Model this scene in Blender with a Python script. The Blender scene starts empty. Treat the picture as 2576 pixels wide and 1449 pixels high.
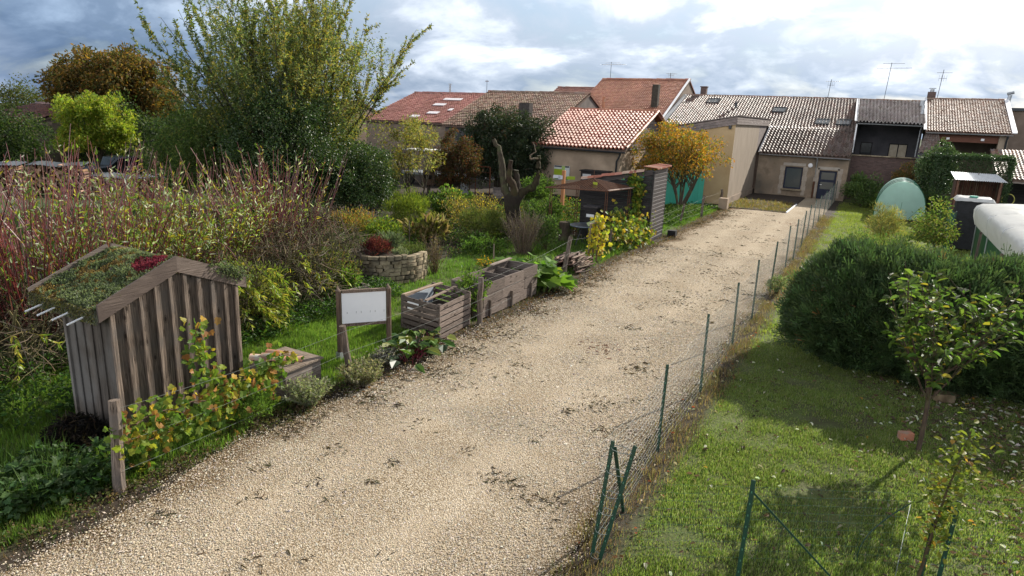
import bpy, math, random
import numpy as np
from mathutils import Vector, Matrix
R = math.radians
rng = np.random.default_rng(7)
random.seed(7)
scn = bpy.context.scene
COL = scn.collection

# ------------------------------------------------------------------ camera, sky, sun, exposure
CAM_H = 4.8
F_, PITCH, ROLL, YAW = 1655.5 / 2576 * 36, .253699, .039729, .496381
fw = np.array([-math.sin(YAW), math.cos(YAW), 0]); rt = np.array([math.cos(YAW), math.sin(YAW), 0]); up = np.array([0, 0, 1.])
f2 = fw * math.cos(PITCH) - up * math.sin(PITCH); u2 = up * math.cos(PITCH) + fw * math.sin(PITCH)
r3 = rt * math.cos(ROLL) + u2 * math.sin(ROLL); u3 = u2 * math.cos(ROLL) - rt * math.sin(ROLL)
cam = bpy.data.cameras.new('camera'); camo = bpy.data.objects.new('camera', cam); COL.objects.link(camo)
cam.sensor_width = 36; cam.lens = F_; cam.clip_end = 3000; cam.clip_start = .05
camo.matrix_world = Matrix([[r3[0], u3[0], -f2[0], 0], [r3[1], u3[1], -f2[1], 0], [r3[2], u3[2], -f2[2], CAM_H], [0, 0, 0, 1]])
scn.camera = camo

SUN_AZ, SUN_EL = R(20), R(32)          # azimuth measured from +Y (down the lane) towards +X
sd = Vector((math.sin(SUN_AZ) * math.cos(SUN_EL), math.cos(SUN_AZ) * math.cos(SUN_EL), math.sin(SUN_EL)))
sun = bpy.data.lights.new('sun', 'SUN'); sun.energy = 5.0; sun.angle = R(.5); sun.color = (1, .94, .84)
so = bpy.data.objects.new('sun', sun); COL.objects.link(so); so.rotation_euler = sd.to_track_quat('Z', 'Y').to_euler()

W = bpy.data.worlds.new('World'); scn.world = W; W.use_nodes = True
nt = W.node_tree; nt.nodes.clear()
def NN(t, kind, **kw):
    n = t.nodes.new(kind)
    for k, v in kw.items():
        if k.startswith('i_'):
            n.inputs[int(k[2:]) if k[2:].isdigit() else k[2:].replace('_', ' ')].default_value = v
        else: setattr(n, k, v)
    return n
def LK(t, a, b): t.links.new(a, b)
def ramp(t, src, stops, interp='LINEAR'):
    r = t.nodes.new('ShaderNodeValToRGB'); r.color_ramp.interpolation = interp
    e = r.color_ramp.elements
    while len(e) < len(stops): e.new(.5)
    for k, (p, c) in zip(e, stops):
        k.position = p; k.color = (*c, 1) if len(c) == 3 else c
    LK(t, src, r.inputs[0]); return r.outputs[0]
def mth(t, op, a, b=None, c=None):
    n = t.nodes.new('ShaderNodeMath'); n.operation = op
    for i, v in enumerate((a, b, c)):
        if v is None: continue
        if isinstance(v, (int, float)): n.inputs[i].default_value = v
        else: LK(t, v, n.inputs[i])
    return n.outputs[0]
def mixc(t, f, a, b, mode='MIX'):
    n = t.nodes.new('ShaderNodeMix'); n.data_type = 'RGBA'; n.blend_type = mode
    for k, v in ((0, f), (6, a), (7, b)):
        if isinstance(v, (int, float)): n.inputs[k].default_value = v
        elif isinstance(v, tuple): n.inputs[k].default_value = (*v[:3], 1)
        else: LK(t, v, n.inputs[k])
    return n.outputs[2]
sky = NN(nt, 'ShaderNodeTexSky'); sky.sky_type = 'NISHITA'; sky.sun_disc = False; sky.sun_elevation = SUN_EL; sky.sun_rotation = SUN_AZ
tc = NN(nt, 'ShaderNodeTexCoord')
sep = NN(nt, 'ShaderNodeSeparateXYZ'); LK(nt, tc.outputs['Generated'], sep.inputs[0])
zz = mth(nt, 'ADD', mth(nt, 'MAXIMUM', sep.outputs[2], 0), .34)
cmb = NN(nt, 'ShaderNodeCombineXYZ'); LK(nt, mth(nt, 'DIVIDE', sep.outputs[0], zz), cmb.inputs[0]); LK(nt, mth(nt, 'DIVIDE', sep.outputs[1], zz), cmb.inputs[1])
def cloudnoise(sc, det, dist, off):
    mp = NN(nt, 'ShaderNodeMapping'); mp.inputs['Location'].default_value = off; LK(nt, cmb.outputs[0], mp.inputs[0])
    n = NN(nt, 'ShaderNodeTexNoise'); n.inputs['Scale'].default_value = sc; n.inputs['Detail'].default_value = det
    n.inputs['Roughness'].default_value = .56; n.inputs['Distortion'].default_value = dist; LK(nt, mp.outputs[0], n.inputs[0]); return n.outputs[0]
n1 = cloudnoise(2.0, 10, .35, (3.1, 1.7, 0)); n2 = cloudnoise(5.0, 9, .4, (7.3, 2.2, 0)); n3 = cloudnoise(.9, 4, .2, (1.3, 9.2, 0))
dt = NN(nt, 'ShaderNodeVectorMath'); dt.operation = 'DOT_PRODUCT'; LK(nt, tc.outputs['Generated'], dt.inputs[0]); dt.inputs[1].default_value = sd
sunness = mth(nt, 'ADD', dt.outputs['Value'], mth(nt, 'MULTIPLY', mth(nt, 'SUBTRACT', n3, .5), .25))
bright = ramp(nt, mth(nt, 'MULTIPLY', mth(nt, 'ADD', sunness, 1), .5), [(.25, (1.3, 1.36, 1.45)), (.47, (.7, .77, .88)), (.57, (.16, .23, .335)), (.63, (.20, .275, .38)), (.70, (.36, .42, .50)), (.80, (.50, .56, .63)), (.9, (.58, .64, .71)), (.97, (.85, .85, .85))])  # low stops: unseen sky behind the camera, brightened to fill the shaded house fronts
dark = mixc(nt, 1.0, bright, (.62, .69, .79), 'MULTIPLY')
lite = mixc(nt, 1.0, bright, (1.75, 1.66, 1.6), 'MULTIPLY')
n1z = mth(nt, 'ADD', n1, mth(nt, 'MULTIPLY', mth(nt, 'SUBTRACT', mth(nt, 'MINIMUM', sep.outputs[2], .4), .13), 1.1))
cl = mixc(nt, ramp(nt, n1z, [(.40, (0, 0, 0)), (.50, (.35, .35, .35)), (.58, (1, 1, 1))]), dark, lite)
cl = mixc(nt, mth(nt, 'MULTIPLY', ramp(nt, n2, [(.5, (0, 0, 0)), (.72, (1, 1, 1))]), .45), cl, lite)
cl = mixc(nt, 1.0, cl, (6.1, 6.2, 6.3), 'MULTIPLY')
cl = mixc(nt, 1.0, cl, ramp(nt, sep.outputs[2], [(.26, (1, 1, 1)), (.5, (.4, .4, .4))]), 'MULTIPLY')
cover = ramp(nt, n1, [(.30, (.55, .55, .55)), (.5, (1, 1, 1))])
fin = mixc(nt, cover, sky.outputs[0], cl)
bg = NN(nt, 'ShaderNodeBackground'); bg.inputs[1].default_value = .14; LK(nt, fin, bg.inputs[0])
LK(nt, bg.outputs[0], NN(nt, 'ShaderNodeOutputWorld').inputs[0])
scn.view_settings.view_transform = 'Standard'; scn.view_settings.look = 'None'; scn.view_settings.exposure = .6; scn.view_settings.gamma = 1
scn.render.engine = 'CYCLES'
scn.cycles.max_bounces = 6; scn.cycles.diffuse_bounces = 3; scn.cycles.glossy_bounces = 3; scn.cycles.transmission_bounces = 5; scn.cycles.transparent_max_bounces = 8
scn.cycles.use_denoising = True

# ------------------------------------------------------------------ helpers
def S(r, g, b):
    return tuple((c / 255 / 12.92 if c / 255 <= .04045 else ((c / 255 + .055) / 1.055) ** 2.4) for c in (r, g, b))
def nrm(v): return v / (np.linalg.norm(v, axis=-1, keepdims=True) + 1e-12)
_perm = np.random.default_rng(3).random(65536)
def vnoise(x, y, s, seed=0):
    x = np.asarray(x) / s + 1000; y = np.asarray(y) / s + 1000
    xi = np.floor(x).astype(np.int64); yi = np.floor(y).astype(np.int64); fx = x - xi; fy = y - yi
    fx = fx * fx * (3 - 2 * fx); fy = fy * fy * (3 - 2 * fy)
    h = lambda a, b: _perm[(a * 7349 + b * 9151 + seed * 3571) % 65536]
    return (h(xi, yi) * (1 - fx) + h(xi + 1, yi) * fx) * (1 - fy) + (h(xi, yi + 1) * (1 - fx) + h(xi + 1, yi + 1) * fx) * fy

TPL = {
 'quad': (np.array([(0, 0, 0), (.45, -.5, .06), (1, 0, -.1), (.45, .5, .06)], float), [(0, 1, 2, 3)]),
 'oval': (np.array([(0, 0, 0), (.28, -.45, .1), (.68, -.4, .06), (1, 0, -.16), (.68, .4, .06), (.28, .45, .1)], float), [(0, 1, 2, 3), (0, 3, 4, 5)]),
 'long': (np.array([(0, 0, 0), (.3, -.5, .05), (.65, -.4, -.02), (1, 0, -.2), (.65, .4, -.02), (.3, .5, .05)], float), [(0, 1, 2, 3), (0, 3, 4, 5)]),
 'blade': (np.array([(0, -.5, 0), (0, .5, 0), (.6, .35, .08), (.6, -.35, .08), (1, 0, .3)], float), [(0, 1, 2, 3), (3, 2, 4)]),
 'tri': (np.array([(0, -.5, 0), (0, .5, 0), (1, 0, .12)], float), [(0, 1, 2)]),
 'lobed': (np.array([(.38, 0, -.03), (0, .0, 0), (-.06, -.3, .05), (.2, -.56, .1), (.4, -.4, .05), (.74, -.46, .08), (.76, -.2, .02), (1, 0, -.1), (.76, .2, .02), (.74, .46, .08), (.4, .4, .05), (.2, .56, .1), (-.06, .3, .05)], float),
           [(0, 1, 2, 3), (0, 3, 4), (0, 4, 5, 6), (0, 6, 7, 8), (0, 8, 9, 10), (0, 10, 11), (0, 11, 12, 1)]),
 'fan': (np.array([(0, -.05, 0), (0, .05, 0), (1, 0, .05), (.05, -.05, 0), (.8, -.42, .1), (.72, -.52, .1), (.05, .05, 0), (.8, .42, -.1), (.72, .52, -.1),
                   (.35, -.03, 0), (.5, -.6, 0), (.42, -.62, .03), (.35, .03, 0), (.5, .6, 0), (.42, .62, .03)], float), [(0, 2, 1), (3, 5, 4), (6, 7, 8), (9, 11, 10), (12, 13, 14)]),
 'stone': (np.array([(0, 0, .5), (.5, .1, 0), (.1, .5, .08), (-.5, .05, -.05), (-.05, -.5, .05), (.3, .3, .3), (0, 0, -.4)], float), [(0, 1, 5), (0, 5, 2), (1, 2, 5), (0, 2, 3), (0, 3, 4), (0, 4, 1)]),
}

FLAT = {'leaf', 'glossy_leaf', 'grass', 'dry_leaf', 'conifer'}
LOCAL = False      # True while parts are written in their thing's own coordinates
class MB:
    """collects shapes with one colour each; build() links them as one mesh object"""
    def __init__(s): s.v = []; s.c = []; s.n = 0; s.loops = []; s.sizes = []
    def raw(s, V, F, col=(1, 1, 1)):
        V = np.asarray(V, float); s.v.append(V); c = np.asarray(col, float)
        s.c.append(np.broadcast_to(c, (len(V), 3)) if c.ndim == 1 else c)
        for f in F: s.loops.append(np.asarray(f, np.int64) + s.n); s.sizes.append(np.array([len(f)]))
        s.n += len(V)
    def many(s, tpl, pos, d, nor, L, Wd, col, H=None):
        T, F = TPL[tpl] if isinstance(tpl, str) else tpl
        N = len(pos)
        if N == 0: return
        d = nrm(d); b = nrm(np.cross(nor, d)); n = np.cross(d, b)
        L = np.broadcast_to(L, N)[:, None, None]; Wd = np.broadcast_to(Wd, N)[:, None, None]
        Hh = L if H is None else np.broadcast_to(H, N)[:, None, None]
        V = pos[:, None] + d[:, None] * T[None, :, 0:1] * L + b[:, None] * T[None, :, 1:2] * Wd + n[:, None] * T[None, :, 2:3] * Hh
        k = len(T); s.v.append(V.reshape(-1, 3))
        s.c.append(np.repeat(np.broadcast_to(np.asarray(col, float), (N, 3)), k, axis=0))
        off = s.n + np.arange(N)[:, None] * k
        sz = np.array([len(f) for f in F]); fl = np.concatenate([np.array(f) for f in F])
        s.loops.append((off + fl[None]).reshape(-1)); s.sizes.append(np.tile(sz, N)); s.n += N * k
    def box(s, c, size, rot=None, col=(1, 1, 1), bev=0.0):
        x, y, z = np.array(size) / 2.
        if bev <= 0:
            V = np.array([(-x, -y, -z), (x, -y, -z), (x, y, -z), (-x, y, -z), (-x, -y, z), (x, -y, z), (x, y, z), (-x, y, z)])
            F = [(0, 3, 2, 1), (4, 5, 6, 7), (0, 1, 5, 4), (1, 2, 6, 5), (2, 3, 7, 6), (3, 0, 4, 7)]
        else:
            q = bev; o = [(-x + q, -y), (x - q, -y), (x, -y + q), (x, y - q), (x - q, y), (-x + q, y), (-x, y - q), (-x, -y + q)]
            V = np.array([(a, b, -z) for a, b in o] + [(a, b, z) for a, b in o])
            F = [tuple(range(7, -1, -1)), tuple(range(8, 16))] + [(i, (i + 1) % 8, (i + 1) % 8 + 8, i + 8) for i in range(8)]
        if rot is not None: V = V @ np.asarray(rot).T
        s.raw(V + np.array(c), F, col)
    def bar(s, a, b, w, h, col=(1, 1, 1), upv=(0, 0, 1)):
        a = np.array(a, float); b = np.array(b, float); d = b - a; L = np.linalg.norm(d); d /= L
        u = np.array(upv, float)
        if abs(d @ u) > .98: u = np.array([0, 1., 0])
        x = nrm(np.cross(d, u)); u = np.cross(x, d)
        s.box((a + b) / 2, (w, L, h), np.stack([x, d, u], 1), col)
    def tube(s, P, r, n=6, col=(1, 1, 1), cap=True):
        P = np.asarray(P, float); m = len(P); r = np.broadcast_to(r, m)
        T = np.gradient(P, axis=0); T = nrm(T)
        ref = np.array([0, 0, 1.]) if abs(T[0, 2]) < .9 else np.array([1., 0, 0])
        x = nrm(np.cross(T, np.broadcast_to(ref, T.shape))); y = np.cross(T, x)
        a = np.arange(n) * 2 * np.pi / n
        V = P[:, None] + (x[:, None] * np.cos(a)[None, :, None] + y[:, None] * np.sin(a)[None, :, None]) * r[:, None, None]
        i = np.arange(m - 1)[:, None] * n; j = np.arange(n)[None]; k = (np.arange(n)[None] + 1) % n
        Q = np.stack([i + j, i + k, i + n + k, i + n + j], -1).reshape(-1)
        s.v.append(V.reshape(-1, 3)); c = np.asarray(col, float); s.c.append(np.broadcast_to(c, (m * n, 3)))
        s.loops.append(Q + s.n); s.sizes.append(np.full((m - 1) * n, 4))
        if cap: s.loops.append(np.concatenate([np.arange(n)[::-1] + s.n, np.arange(n) + s.n + (m - 1) * n])); s.sizes.append(np.array([n, n]))
        s.n += m * n
    def grid(s, V, col=(1, 1, 1)):
        """V (a,b,3) grid of points"""
        a, b = V.shape[:2]; i = np.arange(a - 1)[:, None] * b; j = np.arange(b - 1)[None]
        Q = np.stack([i + j, i + j + 1, i + b + j + 1, i + b + j], -1).reshape(-1)
        s.v.append(V.reshape(-1, 3)); c = np.asarray(col, float)
        s.c.append(np.broadcast_to(c, (a * b, 3)) if c.ndim == 1 else c.reshape(-1, 3))
        s.loops.append(Q + s.n); s.sizes.append(np.full((a - 1) * (b - 1), 4)); s.n += a * b
    def flush(s, name, mat, parent=None, label=None):
        o = s.build(name, mat, parent, label=label); s.__init__(); return o
    def mesh(s, name, mat, off=(0, 0, 0), smooth=False):
        V = np.concatenate(s.v) - np.array(off); Lp = np.concatenate(s.loops); Z = np.concatenate(s.sizes)
        me = bpy.data.meshes.new(name)
        me.vertices.add(len(V)); me.vertices.foreach_set('co', V.astype(np.float32).ravel())
        me.loops.add(len(Lp)); me.loops.foreach_set('vertex_index', Lp.astype(np.int32))
        me.polygons.add(len(Z)); st = np.concatenate([[0], np.cumsum(Z)[:-1]])
        me.polygons.foreach_set('loop_start', st.astype(np.int32))
        at = me.attributes.new('col', 'FLOAT_COLOR', 'POINT')
        C = np.concatenate(s.c); at.data.foreach_set('color', np.concatenate([C, np.ones((len(C), 1))], 1).astype(np.float32).ravel())
        me.update(calc_edges=True); me.validate()
        if not smooth:
            if len(Z) > 150000 or mat.name in FLAT: me.shade_flat()
            else: me.set_sharp_from_angle(angle=R(48))
        me.materials.append(mat); return me
    def build(s, name, mat, parent=None, smooth=False, label=None):
        off = tuple(parent_world(parent)) if parent and not LOCAL else (0, 0, 0)
        o = bpy.data.objects.new(name, s.mesh(name, mat, off, smooth)); COL.objects.link(o)
        if parent: o.parent = parent
        if label: o['label'] = label
        return o
def parent_world(o):
    v = np.array(o.location)
    while o.parent: o = o.parent; v = v + np.array(o.location)
    return v
def tag(o, label, cat, group=None, kind=None):
    o['label'] = label; o['category'] = cat
    if group: o['group'] = group
    if kind: o['kind'] = kind
    return o
def thing(name, label, cat, loc=(0, 0, 0), group=None):
    o = bpy.data.objects.new(name, None); COL.objects.link(o); o.location = loc; o.empty_display_size = .2
    return tag(o, label, cat, group)
def struct(o): o['kind'] = 'structure'; return o
def dup(root, loc, rz, sc=1, label=None, group=None):
    r = root.copy(); COL.objects.link(r); r.location = loc; r.rotation_euler = (0, 0, rz); r.scale = (sc, sc, sc)
    if label: r['label'] = label
    if group: r['group'] = group
    for ch in list(root.children):
        c = ch.copy(); COL.objects.link(c); c.parent = r
        for gch in ch.children:
            d = gch.copy(); COL.objects.link(d); d.parent = c
    return r

# ------------------------------------------------------------------ materials
def newmat(name):
    m = bpy.data.materials.new(name); m.use_nodes = True; t = m.node_tree; t.nodes.clear()
    out = NN(t, 'ShaderNodeOutputMaterial'); b = NN(t, 'ShaderNodeBsdfPrincipled'); LK(t, b.outputs[0], out.inputs[0])
    return m, t, b, out
def surf(name, c1, c2=None, scale=6, rough=.8, bump=.0, stretch=(1, 1, 1), det=6, spec=.3, metal=0, c3=None, scale3=1.2, bscale=None, contrast=(.3, .7), knots=None):
    m, t, b, out = newmat(name)
    tcn = NN(t, 'ShaderNodeTexCoord'); mp = NN(t, 'ShaderNodeMapping'); mp.inputs['Scale'].default_value = stretch; LK(t, tcn.outputs['Object'], mp.inputs[0])
    at = NN(t, 'ShaderNodeAttribute'); at.attribute_name = 'col'
    c2 = c2 or c1
    n = NN(t, 'ShaderNodeTexNoise'); n.inputs['Scale'].default_value = scale; n.inputs['Detail'].default_value = det; n.inputs['Roughness'].default_value = .62; LK(t, mp.outputs[0], n.inputs[0])
    c = ramp(t, n.outputs[0], [(contrast[0], c1), (contrast[1], c2)])
    if c3:
        n3_ = NN(t, 'ShaderNodeTexNoise'); n3_.inputs['Scale'].default_value = scale3; n3_.inputs['Detail'].default_value = 5; LK(t, tcn.outputs['Object'], n3_.inputs[0])
        c = mixc(t, ramp(t, n3_.outputs[0], [(.48, (0, 0, 0)), (.66, (1, 1, 1))]), c, c3)
    if knots:
        mk = NN(t, 'ShaderNodeMapping'); mk.inputs['Scale'].default_value = knots; LK(t, tcn.outputs['Object'], mk.inputs[0]); vk = NN(t, 'ShaderNodeTexVoronoi'); vk.inputs['Scale'].default_value = 1; LK(t, mk.outputs[0], vk.inputs[0])
        c = mixc(t, ramp(t, vk.outputs['Distance'], [(.10, (1, 1, 1)), (.16, (.15, .15, .15)), (.19, (.55, .55, .55)), (.25, (0, 0, 0))]), c, (.03, .02, .014))
    c = mixc(t, 1.0, c, at.outputs['Color'], 'MULTIPLY')
    LK(t, c, b.inputs['Base Color']); b.inputs['Roughness'].default_value = rough; b.inputs['Specular IOR Level'].default_value = spec; b.inputs['Metallic'].default_value = metal
    if bump:
        bp = NN(t, 'ShaderNodeBump'); bp.inputs['Strength'].default_value = bump; bp.inputs['Distance'].default_value = .02
        src = n.outputs[0]
        if bscale:
            nb = NN(t, 'ShaderNodeTexNoise'); nb.inputs['Scale'].default_value = bscale; nb.inputs['Detail'].default_value = 4; LK(t, mp.outputs[0], nb.inputs[0]); src = nb.outputs[0]
        LK(t, src, bp.inputs['Height']); LK(t, bp.outputs[0], b.inputs['Normal'])
    return m
def leafmat(name, trans=.45, rough=.45, spec=.35):
    m, t, b, out = newmat(name)
    at = NN(t, 'ShaderNodeAttribute'); at.attribute_name = 'col'
    LK(t, at.outputs['Color'], b.inputs['Base Color']); b.inputs['Roughness'].default_value = rough; b.inputs['Specular IOR Level'].default_value = spec
    tr = NN(t, 'ShaderNodeBsdfTranslucent'); cc = mixc(t, 1.0, at.outputs['Color'], (1.35, 1.5, .75), 'MULTIPLY'); LK(t, cc, tr.inputs[0])
    mx = NN(t, 'ShaderNodeMixShader'); mx.inputs[0].default_value = trans; LK(t, b.outputs[0], mx.inputs[1]); LK(t, tr.outputs[0], mx.inputs[2])
    LK(t, mx.outputs[0], out.inputs[0]); return m
def glass(name, col=(.02, .025, .03), rough=.08):
    m, t, b, out = newmat(name); b.inputs['Base Color'].default_value = (*col, 1); b.inputs['Roughness'].default_value = rough; b.inputs['Specular IOR Level'].default_value = .7; return m
def plastic_film(name, col, trans):
    m, t, b, out = newmat(name)
    tcn = NN(t, 'ShaderNodeTexCoord'); n = NN(t, 'ShaderNodeTexNoise'); n.inputs['Scale'].default_value = 2.5; n.inputs['Detail'].default_value = 5; LK(t, tcn.outputs['Object'], n.inputs[0])
    c = mixc(t, n.outputs[0], tuple(x * .8 for x in col), col)
    LK(t, c, b.inputs['Base Color']); b.inputs['Roughness'].default_value = .35
    bp = NN(t, 'ShaderNodeBump'); bp.inputs['Strength'].default_value = .6; bp.inputs['Distance'].default_value = .08; LK(t, n.outputs[0], bp.inputs['Height']); LK(t, bp.outputs[0], b.inputs['Normal'])
    tr = NN(t, 'ShaderNodeBsdfTranslucent'); LK(t, c, tr.inputs[0])
    mx = NN(t, 'ShaderNodeMixShader'); mx.inputs[0].default_value = trans; LK(t, b.outputs[0], mx.inputs[1]); LK(t, tr.outputs[0], mx.inputs[2]); LK(t, mx.outputs[0], out.inputs[0]); return m

MT = {}
MT['leaf'] = leafmat('leaf', .48, .5, .22); MT['glossy_leaf'] = leafmat('glossy_leaf', .25, .4, .35); MT['grass'] = leafmat('grass', .45, .5, .25); MT['dry'] = leafmat('dry_leaf', .3, .6, .25)
MT['conifer'] = leafmat('conifer', .25, .5, .25)
MT['bark'] = surf('bark', (.035, .027, .02), (.11, .085, .062), 9, .95, .8, (3, 3, .7), c3=(.10, .11, .05), scale3=2.5)
MT['twig'] = surf('twig', (.7, .7, .7), (1, 1, 1), 12, .8, 0)
MT['redtwig'] = surf('redtwig', (.7, .7, .7), (1, 1, 1), 12, .45, 0, spec=.5)
MT['oldwood'] = surf('oldwood', knots=(7, 7, 3.2), c1=(.024, .016, .011), c2=(.235, .18, .14), scale=5, rough=.85, bump=.4, stretch=(11, 11, .5), c3=(.115, .095, .08), scale3=2.6, contrast=(.34, .64))
MT['oldwood_y'] = surf('oldwood_y', (.085, .066, .054), (.30, .25, .22), 5, .85, .4, (11, .5, 11), c3=(.16, .13, .115), scale3=2.2, contrast=(.3, .7))
MT['oldwood_x'] = surf('oldwood_x', (.06, .047, .038), (.36, .30, .265), 5, .85, .4, (.5, 11, 11), c3=(.16, .135, .12), scale3=2.2, contrast=(.34, .64))
MT['plank'] = surf('plank', (.07, .052, .042), (.235, .185, .155), 7, .85, .4, (12, .6, 12), contrast=(.3, .7), knots=(7, 3.2, 7))
MT['blackwood'] = surf('blackwood', (.008, .007, .007), (.045, .04, .04), 5, .8, .4, (.6, 9, 9))
MT['blackwood_y'] = surf('blackwood_y', (.03, .027, .027), (.13, .115, .115), 5, .7, .4, (9, .6, 9))
MT['greenmetal'] = surf('green_metal', (.008, .035, .022), (.012, .05, .03), 20, .4, 0, spec=.5)
MT['wire'] = surf('wire', (.10, .115, .10), (.17, .19, .17), 20, .6, 0)
MT['greenwire'] = surf('green_wire', (.02, .08, .05), (.03, .1, .07), 20, .45)
MT['rust'] = surf('rust', (.05, .022, .014), (.15, .065, .035), 18, .85, .3)
MT['zinc'] = surf('zinc', (.28, .30, .32), (.45, .47, .48), 6, .4, 0, metal=.5)
MT['darkmetal'] = surf('dark_metal', (.03, .035, .04), (.06, .065, .07), 8, .45, 0, metal=.3)
MT['white'] = surf('white_board', (.76, .76, .77), (.82, .82, .82), 3, .7)
MT['paint'] = surf('paint', (.92, .92, .92), (1, 1, 1), 5, .45)
MT['stone'] = surf('limestone', (.16, .12, .07), (.42, .35, .24), 5, .9, .25, c3=(.12, .10, .07), scale3=2.4)
MT['soil'] = surf('soil', (.02, .014, .01), (.075, .055, .04), 14, .95, .7)
MT['tile'] = surf('roof_tile', (.82, .8, .78), (1, 1, 1), 7, .5, .15, spec=.45, c3=(.78, .76, .7), scale3=1.1)
MT['wettile'] = surf('wet_tile', (.8, .8, .8), (1, 1, 1), 8, .55, .15, spec=.28, c3=(.8, .8, .76), scale3=1.3)
MT['plaster'] = surf('plaster', (.29, .215, .15), (.42, .32, .23), 1.5, .9, .3, bscale=30, c3=(.25, .19, .135), scale3=.7)
MT['render_beige'] = surf('render_beige', (.235, .185, .135), (.33, .265, .2), 1.2, .9, .25, bscale=40, stretch=(1.5, 1.5, .5))
MT['render_ochre'] = surf('render_ochre', (.42, .295, .155), (.50, .37, .21), 1.5, .9, .2, bscale=40)
MT['oldplaster'] = surf('oldplaster', (.17, .13, .09), (.34, .265, .19), 1.8, .95, .5, bscale=14, c3=(.13, .11, .085), scale3=.9)
MT['greywall'] = surf('greywall', (.055, .055, .06), (.105, .10, .105), 1.2, .95, .2, bscale=30)
MT['tanwall'] = surf('tanwall', (.16, .12, .09), (.25, .19, .15), 1.5, .95, .3, bscale=30)
MT['teal'] = surf('teal_paint', (.05, .36, .25), (.075, .44, .32), 3, .5, 0, (8, 8, .4))
MT['bluepaint'] = surf('blue_paint', (.008, .013, .032), (.012, .018, .042), 5, .55)
MT['glass'] = glass('glass'); MT['glass_blue'] = glass('glass_sky', (.06, .075, .08), .1)
MT['rubber'] = surf('rubber', (.012, .012, .012), (.025, .025, .025), 8, .8)
MT['film'] = plastic_film('white_film', (.78, .78, .76), .4); MT['greenfilm'] = plastic_film('green_film', (.58, .84, .74), .6)
MT['film_mint'] = plastic_film('mint_film', (.72, .84, .79), .45)
MT['carpaint'] = surf('car_paint', (.02, .025, .035), (.025, .03, .04), 3, .25, 0, spec=.6)
MT['claycut'] = surf('terracotta', (.42, .16, .085), (.58, .27, .16), 6, .8, .2, c3=(.38, .3, .22), scale3=5)
def brickmat():
    m, t, b, out = newmat('old_brick')
    tcn = NN(t, 'ShaderNodeTexCoord'); sp = NN(t, 'ShaderNodeSeparateXYZ'); LK(t, tcn.outputs['Object'], sp.inputs[0])
    cb = NN(t, 'ShaderNodeCombineXYZ'); LK(t, mth(t, 'ADD', sp.outputs[0], sp.outputs[1]), cb.inputs[0]); LK(t, sp.outputs[2], cb.inputs[1])
    br = NN(t, 'ShaderNodeTexBrick'); br.inputs['Scale'].default_value = 1; br.inputs['Brick Width'].default_value = .24; br.inputs['Row Height'].default_value = .085; br.inputs['Mortar Size'].default_value = .009
    br.inputs['Color1'].default_value = (.085, .05, .042, 1); br.inputs['Color2'].default_value = (.14, .085, .07, 1); br.inputs['Mortar'].default_value = (.10, .09, .085, 1)
    LK(t, cb.outputs[0], br.inputs[0]); LK(t, br.outputs[0], b.inputs['Base Color']); b.inputs['Roughness'].default_value = .95
    bp = NN(t, 'ShaderNodeBump'); bp.inputs['Strength'].default_value = .5; bp.inputs['Distance'].default_value = .02; LK(t, br.outputs['Fac'], bp.inputs['Height']); bp.invert = True; LK(t, bp.outputs[0], b.inputs['Normal'])
    return m
MT['brick'] = brickmat()
def gravelmat():
    m, t, b, out = newmat('gravel')
    tcn = NN(t, 'ShaderNodeTexCoord')
    v = NN(t, 'ShaderNodeTexVoronoi'); v.inputs['Scale'].default_value = 48; LK(t, tcn.outputs['Object'], v.inputs[0])
    v2 = NN(t, 'ShaderNodeTexVoronoi'); v2.inputs['Scale'].default_value = 75; LK(t, tcn.outputs['Object'], v2.inputs[0])
    hs = NN(t, 'ShaderNodeSeparateColor'); LK(t, v.outputs['Color'], hs.inputs[0])
    c = ramp(t, hs.outputs[0], [(0, (.27, .21, .14)), (.35, (.46, .375, .26)), (.7, (.56, .47, .345)), (1, (.66, .59, .48))])
    c = mixc(t, ramp(t, v.outputs['Distance'], [(.35, (0, 0, 0)), (.8, (1, 1, 1))]), c, (.16, .115, .065))
    n = NN(t, 'ShaderNodeTexNoise'); n.inputs['Scale'].default_value = .9; n.inputs['Detail'].default_value = 7; LK(t, tcn.outputs['Object'], n.inputs[0])
    c = mixc(t, ramp(t, n.outputs[0], [(.38, (0, 0, 0)), (.68, (.5, .5, .5))]), c, (.29, .215, .135))
    sx_ = NN(t, 'ShaderNodeSeparateXYZ'); LK(t, tcn.outputs['Object'], sx_.inputs[0]); wob = mth(t, 'MULTIPLY', mth(t, 'SUBTRACT', n.outputs[0], .5), .9)
    tk_ = mth(t, 'ABSOLUTE', mth(t, 'SUBTRACT', mth(t, 'ABSOLUTE', mth(t, 'ADD', mth(t, 'ADD', sx_.outputs[0], 5.0), wob)), .85))
    c = mixc(t, ramp(t, tk_, [(.1, (.28, .28, .28)), (.5, (0, 0, 0))]), c, (.56, .46, .335))
    at = NN(t, 'ShaderNodeAttribute'); at.attribute_name = 'col'; c = mixc(t, 1.0, c, at.outputs['Color'], 'MULTIPLY')
    LK(t, c, b.inputs['Base Color']); b.inputs['Roughness'].default_value = .9; b.inputs['Specular IOR Level'].default_value = .2
    bp = NN(t, 'ShaderNodeBump'); bp.inputs['Strength'].default_value = .9; bp.inputs['Distance'].default_value = .02; bp.invert = True
    LK(t, mth(t, 'ADD', v.outputs['Distance'], mth(t, 'MULTIPLY', v2.outputs['Distance'], .4)), bp.inputs['Height']); LK(t, bp.outputs[0], b.inputs['Normal'])
    return m
MT['gravel'] = gravelmat()

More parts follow.
